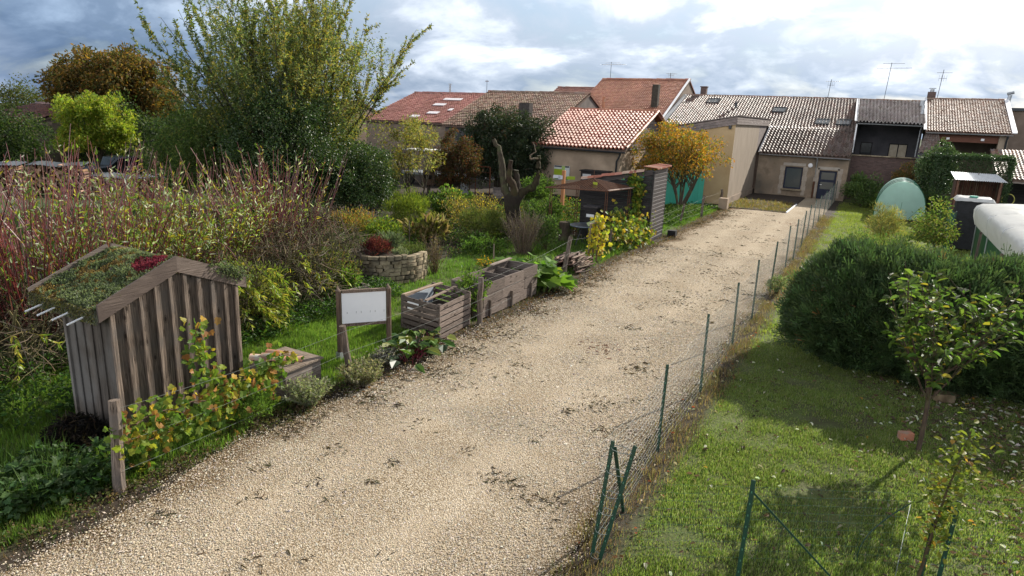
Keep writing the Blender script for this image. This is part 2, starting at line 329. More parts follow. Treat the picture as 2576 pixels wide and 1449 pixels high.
# ------------------------------------------------------------------ ground
def smooth(a, b, x): t = np.clip((x - a) / (b - a), 0, 1); return t * t * (3 - 2 * t)
def edgeL(y): return -7.5 + (vnoise(y, y * 0 + 3, 1.4, 5) - .5) * .35 + (vnoise(y, y * 0, .35, 6) - .5) * .16
def edgeR(y): return -2.48 + (vnoise(y, y * 0 + 8, 1.2, 7) - .5) * .22 + (vnoise(y, y * 0, .3, 8) - .5) * .12
def lawn(x, y):
    """how grassy the ground is, 0 to 1"""
    n = vnoise(x, y, 1.5, 11) * .6 + vnoise(x, y, .4, 12) * .4
    right = smooth(-2.15, -1.75, x) * np.where(n > .22, 1, .45)
    sx = smooth(-7.9, -8.3, x)
    strip = sx * smooth(-12.7, -12.1, x + .5 * (vnoise(y, y * 0, 1.1, 9) - .5)) * smooth(26, 24, y)
    near = smooth(-7.75, -8.4, x + (vnoise(x, y, .5, 2) - .5) * .9) * smooth(7.5, 6, y)
    far = smooth(-14, -17, x) * .55 * smooth(22, 16, y)
    hut = smooth(-7.8, -8.3, x) * smooth(28, 29, y) * smooth(42, 40.5, y) * smooth(-12.5, -11.5, x)
    return np.clip(np.maximum.reduce([right, strip, near, far, hut]), 0, 1)
def axis(lo, hi, st, far):
    a = np.arange(lo, hi + 1e-6, st); k = np.array([2, 5, 10, 20, 40, 80, 160, 320, 640.])[:far]
    return np.concatenate([lo - k[::-1], a, hi + k])
gx = axis(-32, 12, .22, 9); gy = axis(-2, 58, .25, 9)
X, Y = np.meshgrid(gx, gy, indexing='ij')
g = lawn(X, Y); nz = vnoise(X, Y, .8, 21); nz2 = vnoise(X, Y, .25, 22)
cs = np.array([.05, .037, .026]); cg = np.array([.09, .12, .03]); cd = np.array([.10, .085, .045])
base = cs * (.7 + .6 * nz2[..., None]); gr = cg * (.7 + .6 * nz[..., None]) * np.where(nz2[..., None] > .7, .8, 1)
gr = gr * (1 - .6 * nz2[..., None]) + cd * .6 * nz2[..., None]
colg = base * (1 - g[..., None]) + gr * g[..., None]
far = (np.abs(X) > 33) | (Y > 59)
colg[far] = np.array([.05, .075, .025])
Z = -.03 + (nz - .5) * .03
mb = MB(); mb.grid(np.stack([X, Y, Z], -1), colg)
ground = struct(mb.build('ground', surf('ground_cover', (.75, .75, .75), (1.1, 1.1, 1.1), 20, .95, .8, bscale=28), smooth=True))
ys = np.concatenate([np.arange(-8, 41.3, .12)])
eL = edgeL(ys); eR = edgeR(ys)
u = np.linspace(0, 1, 25); Xr = eL[:, None] * (1 - u) + eR[:, None] * u; Yr = np.repeat(ys[:, None], 25, 1)
dirt = np.minimum(u * 3.0, (1 - u) * 5)[None] * np.ones_like(Yr); dk = smooth(0, .45, dirt + (vnoise(Xr, Yr, .5, 31) - .5) * .5)
cr_ = np.array([.42, .36, .28]) * (1 - dk[..., None]) + np.ones(3) * dk[..., None]
Zr = .006 + .012 * np.sin(np.pi * u)[None] * np.ones_like(Yr) + (vnoise(Xr, Yr, .7, 33) - .5) * .012
mb = MB(); mb.grid(np.stack([Xr, Yr, Zr], -1), cr_)
struct(mb.build('gravel_lane', MT['gravel'], smooth=True))
mb = MB(); yy = np.linspace(41.18, 51.9, 40); uu = np.linspace(-4.36, -2.45, 10); A, B = np.meshgrid(yy, uu, indexing='ij')
mb.grid(np.stack([B, A, np.full_like(A, .01)], -1)); struct(mb.build('gravel_path', MT['gravel']))

# ------------------------------------------------------------------ grass blades, stones, litter
def pick(pal, n, jit=.18, w=None, r=rng):
    pal = np.array(pal, float); i = r.choice(len(pal), n, p=None if w is None else np.array(w) / np.sum(w))
    return pal[i] * (1 + (r.random((n, 1)) - .5) * 2 * jit) * (1 + (r.random((n, 3)) - .5) * jit)
def scatter_grass(name, label, x0, x1, y0, y1, n, L, Wd, pal, w, mask, tpl='blade', lean=.55):
    x = rng.uniform(x0, x1, n); y = rng.uniform(y0, y1, n); d = mask(x, y); clump = vnoise(x, y, .22, 41) * .75 + vnoise(x, y, .9, 42) * .5
    k = rng.random(n) < d * np.clip(clump * 1.4 - .2, .05, 1); x = x[k]; y = y[k]; n = len(x); cl = clump[k]
    pos = np.stack([x, y, np.full(n, -.03)], 1); a = rng.uniform(0, 2 * np.pi, n)
    ln = rng.random(n) ** .6 * lean * 1.6
    dd = np.stack([np.cos(a) * ln, np.sin(a) * ln, np.ones(n)], 1); nor = np.stack([-np.cos(a), -np.sin(a), ln * .6 + .05], 1)
    c = pick(pal, n, .25, w); c = c * (.75 + .45 * vnoise(x, y, 1.3, 44))[:, None]
    mb = MB(); mb.many(tpl, pos, dd, nor, L * (.5 + cl) * rng.uniform(.6, 1.3, n), Wd * rng.uniform(.7, 1.3, n), c)
    o = mb.build(name, MT['grass']); o['kind'] = 'stuff'; o['label'] = label; return o
GP = [(.16, .22, .05), (.21, .26, .07), (.28, .31, .14), (.10, .15, .04), (.34, .32, .21)]
scatter_grass('lawn_grass', 'short lawn grass right of the green wire fence', -2.3, 5.2, 4.2, 15.5, 560000, .036, .0085, GP, [4, 4, 2, 3, 1], lambda x, y: lawn(x, y) * np.where(x < -1.9, .35, 1))
scatter_grass('lawn_grass', 'sunlit mown grass in front of the green tunnel greenhouse', -2.3, 6, 15.5, 51, 170000, .08, .016, [(.22, .27, .05), (.29, .32, .08), (.17, .22, .04)], [2, 2, 2], lambda x, y: lawn(x, y), 'tri')
scatter_grass('verge_grass', 'rough green grass between the plank shed and the garden', -13.5, -7.7, 1.6, 14, 260000, .10, .010, [(.11, .19, .03), (.15, .24, .04), (.08, .14, .024), (.19, .27, .06)], [3, 3, 2, 2], lambda x, y: lawn(x, y))
scatter_grass('verge_grass', 'bright green grass strip behind the wooden planters', -13, -7.8, 14, 43, 120000, .11, .018, [(.11, .21, .03), (.16, .26, .045), (.08, .15, .025)], [3, 3, 2], lambda x, y: lawn(x, y), 'tri')
scatter_grass('meadow_grass', 'long grass beyond the red willow shoots', -32, -13, 3, 24, 60000, .22, .03, [(.05, .11, .02), (.07, .13, .025), (.10, .11, .04)], [3, 3, 1], lambda x, y: .2 + .8 * lawn(x, y), 'tri')
# dead grass along the wire fence and along the lane's left edge
scatter_grass('dry_grass', 'pale dead grass under the green wire fence', -2.62, -1.8, 5.6, 42, 38000, .09, .008, [(.30, .22, .12), (.22, .15, .08), (.12, .13, .04), (.10, .065, .035)], [3, 3, 2, 2], lambda x, y: smooth(.55, .1, np.abs(x + 2.25)), lean=.9)
scatter_grass('dry_grass', 'brown withered grass along the left edge of the lane', -8.3, -7.1, 1.2, 42, 90000, .065, .009, [(.20, .13, .07), (.13, .085, .045), (.08, .05, .03), (.07, .10, .025)], [3, 3, 2, 2], lambda x, y: smooth(.6, .15, np.abs(x + 7.7)) * (.45 + .55 * vnoise(x, y, .8, 52)) * np.where(y < 8, 1, .6), lean=1.2)
def stones(n, y0, y1, sz):
    y = rng.uniform(y0, y1, n); x = rng.uniform(-7.9, -2.15, n)
    k = (x > edgeL(y) - .4 * rng.random(n) ** 3) & (x < edgeR(y) + .2 * rng.random(n) ** 3); x = x[k]; y = y[k]; n = len(x)
    pos = np.stack([x, y, np.full(n, .014) + rng.uniform(0, .006, n)], 1); a = rng.uniform(0, 6.28, n)
    d = np.stack([np.cos(a), np.sin(a), rng.normal(0, .25, n)], 1); nor = np.stack([rng.normal(0, .3, n), rng.normal(0, .3, n), np.ones(n)], 1)
    s_ = sz * rng.lognormal(0, .35, n)
    c = pick([(.60, .51, .38), (.50, .41, .28), (.66, .60, .50), (.40, .31, .20), (.58, .51, .42), (.36, .33, .29)], n, .12, [5, 4, 1, 1.5, 3, .5])
    return pos, d, nor, s_, s_ * rng.uniform(.6, 1, n), c, s_ * rng.uniform(.4, .7, n)
mb = MB()
for (n, a, b, s_) in ((95000, .8, 9, .0165), (52000, 8, 16, .023), (20000, 14, 26, .03)):
    P_ = stones(n, a, b, s_); mb.many('stone', *P_[:6], H=P_[6])
tag(mb.build('gravel_stones', surf('gravel_stone', (.8, .8, .8), (1, 1, 1), 30, .9, 0)), 'loose pale limestone gravel stones over the lane', 'gravel', kind='stuff')
# dark twig litter in patches
mb = MB(); spots = [(-4.6, 12.9, .45, 60, 1), (-3.7, 12.0, .28, 60, 0), (-4.7, 14.6, .2, 30, 0), (-5.7, 11.0, .25, 35, 0), (-5.8, 10.3, .3, 30, 0), (-4.3, 17.6, .7, 80, 0), (-4.7, 22, .8, 80, 0), (-4.4, 18.6, .5, 40, 0),
  (-3.9, 7.0, .3, 50, 0), (-3.1, 6.9, .3, 40, 0), (-6.2, 5.0, .1, 18, 0), (-7.1, 12.5, .6, 140, 0), (-6.9, 11.0, .5, 120, 0), (-6.8, 9.7, .45, 80, 0), (-7.2, 16.5, .6, 140, 0), (-7.0, 14.5, .5, 120, 0), (-7.2, 19.0, .5, 80, 0), (-5.2, 26, 1.0, 70, 0), (-4.1, 30, 1.0, 70, 0), (-6.0, 33, .9, 60, 0), (-3.3, 36.5, .8, 60, 1), (-6.6, 37.5, .8, 60, 0), (-3.6, 26.5, .6, 60, 0), (-7.1, 8.2, .35, 70, 0), (-7.3, 6.6, .3, 50, 0), (-2.9, 20, .5, 40, 0), (-6.5, 22.5, .6, 50, 0), (-3.6, 10.2, .3, 40, 0), (-3.2, 9.2, .15, 20, 0), (-5.5, 19.6, .6, 50, 0)]
for k in range(90): spots.append((rng.uniform(-6.9, -2.9), 4 + 36 * rng.random() ** 1.2, rng.uniform(.06, .3), rng.integers(3, 16), 0))
for y in np.arange(6.5, 40, .55): spots.append((-7.25 + rng.normal(0, .12), y, .28, int(34 * rng.random() ** 2) + 4, 0))
for (x, y, rr, n, red) in spots:
    n = int(n * 1.5); p = np.stack([rng.normal(x, rr * .6, n), rng.normal(y, rr * .6, n), rng.uniform(.012, .035, n)], 1); a = rng.normal(rng.uniform(0, 6.28), .9, n)
    d = np.stack([np.cos(a), np.sin(a), rng.normal(0, .15, n)], 1); nor = np.stack([rng.normal(0, .6, n), rng.normal(0, .6, n), np.ones(n)], 1)
    c = pick([(.16, .05, .035), (.10, .04, .03)] if red else [(.045, .032, .022), (.075, .055, .038), (.05, .055, .025), (.12, .08, .045)], n, .2)
    mb.many('long', p, d, nor, rng.uniform(.03, .16, n), rng.uniform(.004, .016, n), c)
tag(mb.build('plant_litter', MT['dry']), 'dark dry twigs and weeds lying in patches on the gravel', 'litter', kind='stuff')
# fallen leaves
def fallen(name, label, n, fx, pal, w, sz):
    p = fx(n); n = len(p); a = rng.uniform(0, 6.28, n)
    d = np.stack([np.cos(a), np.sin(a), rng.normal(0, .25, n)], 1); nor = np.stack([rng.normal(0, .45, n), rng.normal(0, .45, n), np.ones(n)], 1)
    mb = MB(); s_ = sz * rng.uniform(.6, 1.3, n); mb.many('oval', p, d, nor, s_, s_ * rng.uniform(.35, .6, n), pick(pal, n, .2, w), H=s_ * 1.6)
    return tag(mb.build(name, MT['dry']), label, 'fallen leaves', kind='stuff')
def fx_right(n):
    x = rng.uniform(-1.8, 6, n); y = rng.uniform(6, 14.5, n); k = rng.random(n) < np.clip(.07 + .95 * smooth(.4, 3.4, x + .12 * (y - 8)), 0, 1); x, y = x[k], y[k]
    return np.stack([x, y, rng.uniform(.0, .045, len(x))], 1)
fallen('fallen_leaves', 'pale curled fallen leaves scattered under the young fruit tree', 9500, fx_right, [(.55, .54, .47), (.30, .27, .20), (.14, .09, .06), (.22, .22, .08), (.07, .05, .035), (.5, .3, .05)], [3.5, 4, 10, 2, 8, .5], .075)
def fx_edge(n):
    y = rng.uniform(8, 42, n) ** 1.0; x = -7.55 + rng.normal(0, .25, n); return np.stack([x, y, rng.uniform(.01, .04, n)], 1)
fallen('fallen_leaves', 'reddish brown fallen leaves along the left edge of the lane', 1500, fx_edge, [(.20, .10, .05), (.12, .06, .035), (.26, .17, .08)], [3, 3, 2], .06)
def fx_fence(n):
    y = rng.uniform(6, 40, n); x = -2.1 + rng.normal(0, .2, n); return np.stack([x, y, rng.uniform(.01, .05, n)], 1)
fallen('fallen_leaves', 'small fallen leaves caught at the foot of the wire fence', 420, fx_fence, [(.3, .08, .04), (.4, .36, .26), (.14, .07, .04)], [1, 2, 3], .06)
# withered bed at the lane's end
mb = MB(); A, B = np.meshgrid(np.linspace(-7.95, -4.42, 24), np.linspace(41.3, 51.95, 40), indexing='ij')
mb.grid(np.stack([A, B, .02 + .04 * vnoise(A, B, .6, 61)], -1)); struct(mb.build('planting_bed', MT['soil'], smooth=True))
scatter_grass('bed_weeds', 'withered yellow weeds in the bed before the stone cottage', -7.9, -4.5, 41.4, 47.5, 12000, .2, .03, [(.22, .17, .06), (.16, .10, .05), (.10, .13, .03), (.3, .2, .06)], [3, 2, 2, 2], lambda x, y: smooth(47.5, 44.5, y), 'tri', lean=1.0)
mb = MB(); mb.box((-4.38, 43.8, .03), (.07, 5.0, .1)); tag(mb.build('edging_strip', MT['white']), 'white edging strip between withered bed and gravel path', 'edging')
# ------------------------------------------------------------------ buildings
def tile_roof(mb, e0, e1, t0, t1, nc, nr, amp, pal, w=None, jit=.05, lift=.03, flat=False):
    """tiles between the eave e0-e1 and the top edge t0-t1, each tile one curved sheet"""
    e0, e1, t0, t1 = (np.array(v, float) for v in (e0, e1, t0, t1))
    nrm_ = np.cross(e1 - e0, t0 - e0); nrm_ /= np.linalg.norm(nrm_)
    if nrm_[2] < 0: nrm_ = -nrm_
    q = 7; u = np.linspace(0, 1, q)
    prof = (np.cos(2 * np.pi * u) * .5 + .5) * amp if not flat else amp * np.array([.1, 0, .0, .25, .9, 1, .35])
    I, J = np.meshgrid(np.arange(nc), np.arange(nr), indexing='ij'); I = I.ravel(); J = J.ravel(); N = len(I)
    jx = rng.normal(0, .0, N)
    def P(uu, vv, h): 
        lo = e0 + (e1 - e0) * uu[..., None]; hi = t0 + (t1 - t0) * uu[..., None]
        return lo + (hi - lo) * vv[..., None] + nrm_ * h[..., None]
    uu = (I[:, None] + u[None]) / nc; tilt = rng.normal(0, lift * .15, N)[:, None]
    low = P(uu, np.repeat(J[:, None] / nr - .004, q, 1), prof[None] + lift + tilt); top = P(uu, np.repeat((J[:, None] + 1.06) / nr, q, 1), prof[None] * .9 + .0 + tilt * .4)
    lip = P(uu, np.repeat(J[:, None] / nr - .004, q, 1), prof[None] + tilt)
    V = np.stack([lip, low, top], 1).reshape(-1, 3)
    base = np.arange(N)[:, None, None] * 3 * q
    k = np.arange(q - 1)[None, :]; F = []
    for r_ in (0, 1): F.append(np.stack([r_ * q + k, r_ * q + k + 1, (r_ + 1) * q + k + 1, (r_ + 1) * q + k], -1).reshape(-1, 4))
    F = np.concatenate(F)
    c = pick(pal, N, jit, w)
    patch = (.85 + .3 * vnoise(I * 1.0, J * 1.0, 7, 71))
    c = c * patch[:, None]
    mb.v.append(V); mb.c.append(np.repeat(c, 3 * q, 0)); mb.loops.append((base + F[None]).reshape(-1) + mb.n); mb.sizes.append(np.full(N * len(F), 4)); mb.n += len(V)
def slab(mb, e0, e1, t0, t1, th, dz=-.02, col=(.5, .4, .35)):
    P = [np.array(v, float) + np.array([0, 0, dz]) for v in (e0, e1, t1, t0)]; Q = [v - np.array([0, 0, th]) for v in P]
    mb.raw(np.array(P + Q), [(0, 1, 2, 3), (7, 6, 5, 4), (0, 4, 5, 1), (1, 5, 6, 2), (2, 6, 7, 3), (3, 7, 4, 0)], col)
def ridge(mb, a, b, r, n, pal):
    a = np.array(a, float); b = np.array(b, float); d = (b - a) / n
    for i in range(n):
        h = np.array([0, 0, rng.normal(0, .008)])
        p, q = a + d * i + h, a + d * (i + 1.08) + h; t = np.linspace(0, math.pi, 6)
        sid = nrm(np.cross(d, [0, 0, 1.]))
        V = np.concatenate([[p_ + sid * math.cos(x) * rr + np.array([0, 0, math.sin(x) * rr]) for x in t] for p_, rr in ((p, r * 1.12), (q, r))])
        mb.raw(V, [(j, j + 1, j + 7, j + 6) for j in range(5)], pick(pal, 1, .15)[0])
def wall(mb, o, ux, w, h, holes=(), depth=.25, col=(1, 1, 1), top=None):
    """upright wall sheet from o along ux (2d unit vector), with real openings (x0,x1,z0,z1) and reveals; top(x) trims the upper edge"""
    o = np.array(o, float); ux = np.array([ux[0], ux[1], 0.]); n = np.array([ux[1], -ux[0], 0.])   # outward
    xs = sorted({0, w, *[v for q in holes for v in q[:2]]}); zs = sorted({0, h, *[v for q in holes for v in q[2:]]})
    for a, b in zip(xs, xs[1:]):
        for c, d in zip(zs, zs[1:]):
            if any(q[0] - 1e-6 <= a and b <= q[1] + 1e-6 and q[2] - 1e-6 <= c and d <= q[3] + 1e-6 for q in holes): continue
            da, db = (d, d) if top is None or d < h - 1e-6 else (top(a), top(b))
            mb.raw([o + ux * a + [0, 0, c], o + ux * b + [0, 0, c], o + ux * b + [0, 0, db], o + ux * a + [0, 0, da]], [(0, 1, 2, 3)], col)
    for (a, b, c, d) in holes:
        p = [o + ux * a + [0, 0, c], o + ux * b + [0, 0, c], o + ux * b + [0, 0, d], o + ux * a + [0, 0, d]]; q = [v - n * depth for v in p]
        for i in range(4): mb.raw([p[i], p[(i + 1) % 4], q[(i + 1) % 4], q[i]], [(0, 1, 2, 3)], col)
def quad(mb, *P, col=(1, 1, 1)): mb.raw([np.array(p, float) for p in P], [tuple(range(len(P)))], col)
def window(par, x0, x1, z0, z1, y, frame_mat, pane_mat, mull=1, name='window', t=.07, recess=.14):
    fb = MB(); yy = y + recess
    fb.box(((x0 + x1) / 2, yy, z0 + t / 2), (x1 - x0, .07, t)); fb.box(((x0 + x1) / 2, yy, z1 - t / 2), (x1 - x0, .07, t))
    for x in (x0 + t / 2, x1 - t / 2): fb.box((x, yy, (z0 + z1) / 2), (t, .068, z1 - z0 - 2 * t))
    for k in range(1, mull): fb.box((x0 + (x1 - x0) * k / mull, yy, (z0 + z1) / 2), (t, .066, z1 - z0 - 2 * t))
    f = fb.build(name, frame_mat, par); pb = MB(); pb.box(((x0 + x1) / 2, yy + .012, (z0 + z1) / 2), (x1 - x0 - .02, .012, z1 - z0 - .02)); pb.build('pane', pane_mat, f); return f
def skylight(par, x, y, z, sl, w=.85, h=1.1):
    """roof window lying in a slope rising sl per metre of y"""
    a = math.atan(sl); rot = np.array([[1, 0, 0], [0, math.cos(a), -math.sin(a)], [0, math.sin(a), math.cos(a)]]); up_ = rot @ np.array([0, 0, 1.])
    c = np.array([x, y, z]) + up_ * .09; m = MB()
    for s_ in (-1, 1):
        m.box(c + rot @ np.array([s_ * (w / 2 - .04), 0, .03]), (.09, h, .12), rot); m.box(c + rot @ np.array([0, s_ * (h / 2 - .04), .03]), (w - .18, .09, .12), rot)
    f = m.build('skylight', MT['darkmetal'], par); p = MB(); p.box(c + rot @ np.array([0, 0, .04]), (w - .12, h - .12, .02), rot); p.build('pane', MT['glass_blue'], f)
def gutter(par, a, b, r=.07, mat='zinc'):
    a = np.array(a, float); b = np.array(b, float); m = MB(); t = np.linspace(math.pi, 2 * math.pi, 7); d = nrm(b - a); sid = np.cross(d, [0, 0, 1.])
    V = np.stack([[p + sid * math.cos(x) * r + np.array([0, 0, math.sin(x) * r]) for x in t] for p in (a, b)]); m.grid(V)
    V2 = np.stack([[p + sid * math.cos(x) * r * .86 + np.array([0, 0, math.sin(x) * r * .86 + .002]) for x in t] for p in (a, b)]); m.grid(V2); m.build('gutter', MT[mat], par)
def pipe(par, P, r=.05, mat='zinc', name='downpipe'): m = MB(); m.tube(P, r, 8); return m.build(name, MT[mat], par)
GREYT = [(.22, .172, .15), (.26, .21, .185), (.18, .135, .115), (.23, .16, .135)]
REDT = [(.42, .19, .12), (.46, .22, .14), (.37, .16, .105)]
BRNT = [(.25, .145, .10), (.29, .18, .13), (.20, .12, .085), (.27, .19, .145)]
NEWT = [(.40, .14, .09), (.44, .165, .11), (.36, .12, .078), (.46, .20, .14)]

# stone cottage at the end of the lane
b = thing('stone_cottage', 'low stone cottage with blue framed window and door closing off the lane', 'cottage', (-4.8, 52, 0))
m = MB(); wall(m, (-7.95, 52, -.1), (1, 0), 6.0, 3.1, [(1.92, 3.13, .66, 2.22), (4.22, 5.36, .1, 2.1)], .3)
quad(m, (-1.95, 52, -.1), (-1.95, 56, -.1), (-1.95, 56, 4.7), (-1.95, 52, 3.0)); m.build('wall', MT['oldplaster'], b)
m = MB()
for (x, z, w_, h_) in ((-6.03, .5, 1.21, .06),): m.box((x + .6, 51.94, z), (1.4, .3, .1))
m.build('sill', MT['stone'], b)
m = MB()
for x in (-6.2, -4.66, -3.9, -2.4): 
    for k in range(6): m.box((x, 51.992, .3 + k * .34), (.24 + .08 * (k % 2), .03, .335), col=(.98, .94, .9))
m.box((-5.43, 51.992, 2.3), (1.5, .03, .2)); m.box((-3.15, 51.992, 2.16), (1.4, .03, .2)); m.build('stone_surround', surf('grey_quoin', (.30, .265, .22), (.42, .375, .32), 4, .9, .3), b)
window(b, -6.03, -4.82, .56, 2.12, 52, MT['bluepaint'], MT['glass_blue'], 1, t=.1)
d = MB(); d.box((-3.16, 52.15, 1.0), (1.13, .06, 2.0)); dr = d.build('door', MT['bluepaint'], b)
d = MB(); d.box((-3.16, 52.11, 1.62), (.85, .02, .5)); d.box((-3.16, 52.11, .95), (.85, .02, .5)); d.build('pane', MT['glass_blue'], dr)
d = MB(); d.bar((-3.6, 52.08, 1.0), (-3.48, 52.08, 1.0), .03, .03); d.build('handle', MT['white'], dr)
rf = MB(); tile_roof(rf, (-7.85, 51.72, 2.98), (-1.95, 51.72, 2.98), (-7.85, 55.6, 4.84), (-1.95, 55.6, 4.84), 24, 12, .13, GREYT, lift=.10); r_ = rf.build('roof', MT['wettile'], b)
sl = MB(); slab(sl, (-7.85, 51.74, 2.98), (-1.95, 51.74, 2.98), (-7.85, 55.6, 4.84), (-1.95, 55.6, 4.84), .1); sl.build('roof_deck', MT['oldwood_x'], b)
m = MB(); m.bar((-7.9, 51.7, 3.06), (-7.9, 55.6, 4.94), .16, .05); m.build('verge_flashing', MT['white'], b)
gutter(b, (-7.9, 51.66, 2.93), (-1.9, 51.66, 2.9)); pipe(b, [(-3.98, 51.66, 2.85), (-3.98, 51.9, 2.65), (-3.98, 51.9, 1.2)]); pipe(b, [(-3.98, 51.9, 1.2), (-3.98, 51.9, 0)], .06, 'rust', 'pipe_foot')
m = MB(); m.tube([(-4.38, 51.99, 2.3), (-4.38, 51.9, 2.3), (-4.38, 51.86, 2.3)], [.15, .15, .08], 14); m.build('round_lamp', MT['white'], b)

# long grey tiled house behind it
b = thing('row_house', 'long house with grey tiled roof and four roof windows behind the stone cottage', 'house', (-9.4, 58, 0))
E0, E1, T0, T1 = (-16.4, 55.5, 4.72), (-2.0, 55.5, 4.72), (-16.4, 62, 7.3), (-2.45, 62, 7.22)
m = MB(); wall(m, (-16.4, 55.9, -.1), (1, 0), 14.4, 4.7); quad(m, (-2.0, 55.9, -.1), (-2.0, 68, -.1), (-2.0, 68, 4.7), (-2.1, 62, 7.0), (-2.0, 55.9, 4.7)); quad(m, (-16.4, 68, -.1), (-16.4, 55.9, -.1), (-16.4, 55.9, 4.6), (-16.4, 62, 7.1), (-16.4, 68, 4.7)); m.build('wall', MT['tanwall'], b)
rf = MB(); tile_roof(rf, E0, E1, T0, T1, 62, 20, .11, GREYT + [(.24, .15, .12)], lift=.08); rf.build('roof', MT['wettile'], b)
sl = MB(); slab(sl, E0, E1, T0, T1, .1); slab(sl, T0, T1, (-16.4, 68.5, 4.72), (-2, 68.5, 4.72), .1, col=(.2, .16, .14)); sl.build('roof_deck', MT['oldwood_x'], b)
m = MB(); ridge(m, (-16.4, 62, 7.33), (-2.45, 62, 7.25), .13, 34, BRNT); m.build('ridge_tiles', MT['tile'], b)
sl_ = (7.3 - 4.72) / 6.5
for (x, y) in ((-13.6, 60.6), (-7.9, 59.0), (-4.4, 56.9), (-2.95, 56.9)): skylight(b, x, y, 4.72 + (y - 55.5) * sl_, sl_, 1.0, 1.05)
m = MB(); m.tube([(-11.4, 59.2, 6.1), (-11.4, 59.2, 6.75)], .1, 8); m.box((-11.4, 59.2, 6.8), (.3, .3, .05)); m.build('vent_pipe', MT['darkmetal'], b)
m = MB(); m.box((-15.0, 62.6, 7.6), (.5, .5, 1.0)); m.box((-15.0, 62.6, 8.12), (.62, .62, .08)); m.build('chimney', MT['brick'], b)
gutter(b, (-7.9, 55.42, 4.84), (-1.95, 55.42, 4.82), .08)
m = MB(); m.bar((-16.45, 55.5, 4.85), (-16.45, 62, 7.42), .35, .05); m.build('verge_flashing', MT['zinc'], b)

# recessed terrace house
b = thing('terrace_house', 'house with a deep dark recessed terrace above an old brick wall', 'house', (0, 57, 0))
m = MB(); wall(m, (-1.9, 57.2, 2.9), (1, 0), 4.0, 2.7, [(.32, 1.12, .2, 1.12), (2.2, 3.42, .1, 1.1)], .2); quad(m, (-1.9, 54.1, 2.9), (-1.9, 57.2, 2.9), (-1.9, 57.2, 5.6), (-1.9, 54.1, 5.35)); quad(m, (2.1, 57.2, -.1), (2.1, 53.9, -.1), (2.1, 53.9, 5.35), (2.1, 57.2, 5.9), col=(1.3, 1.25, 1.3))
quad(m, (-1.9, 54.1, 2.9), (2.1, 54.1, 2.9), (2.1, 57.2, 2.9), (-1.9, 57.2, 2.9)); quad(m, (2.12, 53.9, -.1), (2.12, 62, -.1), (2.12, 62, 7.0), (2.12, 53.9, 5.3)); m.build('terrace_wall', MT['greywall'], b)
m = MB(); wall(m, (-1.95, 54, -.1), (1, 0), 4.1, 3.2, [(.15, 1.0, .1, 1.6), (1.9, 2.7, .1, 1.05)], .25); m.build('brick_wall', MT['brick'], b)
m = MB(); m.box((.1, 54.0, 3.13), (4.2, .3, .07)); m.build('coping', MT['stone'], b)
m = MB(); m.box((-1.37, 54.2, .8), (.85, .06, 1.6), col=(.35, .3, .3)); m.build('cellar_door', MT['oldwood'], b); m = MB(); m.box((.35, 54.15, .5), (.8, .1, 1.0)); m.build('bricked_opening', surf('red_brick_infill', (.12, .05, .035), (.19, .085, .06), 14, .95, .5), b)
window(b, -1.58, -.78, 3.1, 4.02, 57.2, MT['blackwood'], MT['glass'], 1, recess=.05); f = window(b, .3, 1.52, 3.0, 4.0, 57.2, MT['blackwood'], surf('curtained_pane', (.30, .24, .14), (.45, .38, .26), 3, .4, spec=.6), 2, recess=.05)
E0, E1, T0, T1 = (-1.95, 53.7, 5.42), (2.2, 53.7, 5.38), (-2.4, 62, 7.2), (2.2, 62, 7.16)
rf = MB(); tile_roof(rf, E0, E1, T0, T1, 19, 22, .13, [(.36, .31, .29), (.40, .36, .34), (.30, .26, .24)], lift=.08); rf.build('roof', MT['wettile'], b)
sl = MB(); slab(sl, E0, E1, T0, T1, .12); slab(sl, T0, T1, (-2, 68.5, 4.9), (2.2, 68.5, 4.9), .1); sl.build('roof_deck', MT['blackwood'], b)
m = MB(); ridge(m, (-2.4, 62, 7.22), (2.2, 62, 7.18), .13, 11, BRNT); m.build('ridge_tiles', MT['tile'], b)
m = MB(); m.bar((-2.0, 53.66, 5.5), (-2.42, 62, 7.32), .2, .05); m.bar((-1.93, 53.85, 5.3), (-1.93, 53.95, 3.3), .09, .09); m.build('verge_flashing', MT['white'], b)
gutter(b, (-1.9, 53.62, 5.34), (2.2, 53.62, 5.3)); pipe(b, [(2.02, 53.7, 5.25), (2.0, 53.95, 5.0), (1.95, 53.95, 3.2)], .04)
m = MB(); m.tube([(2.0, 56.7, 6.15), (2.0, 56.7, 6.75)], .11, 8); m.flush('stove_pipe', MT['zinc'], b); m.tube([(2.0, 59.5, 6.8), (2.0, 59.5, 7.2)], .16, 8); m.build('stove_pipe', MT['zinc'], b)

# right house with veranda
b = thing('veranda_house', 'house with speckled brown tiled roof over an open veranda, white verge boards', 'house', (4.8, 58, 0))
E0, E1, T0, T1 = (2.25, 52.6, 4.98), (6.98, 52.6, 4.98), (2.3, 62, 7.36), (7.3, 62, 7.38)
rf = MB(); tile_roof(rf, E0, E1, T0, T1, 30, 22, .05, BRNT + [(.32, .25, .21)], lift=.06); rf.build('roof', MT['wettile'], b)
sl = MB(); slab(sl, E0, E1, T0, T1, .12); slab(sl, T0, T1, (2.3, 68.5, 4.9), (7.3, 68.5, 4.9), .1); sl.build('roof_deck', MT['oldwood_x'], b)
m = MB(); ridge(m, (2.3, 62, 7.38), (7.3, 62, 7.4), .13, 12, BRNT); m.build('ridge_tiles', MT['tile'], b)
m = MB(); wall(m, (2.3, 57, -.1), (1, 0), 4.7, 5.8); quad(m, (6.85, 53, -.1), (6.85, 68, -.1), (6.85, 68, 5), (6.85, 62, 7.2), (6.85, 53, 5)); m.build('wall', MT['tanwall'], b)
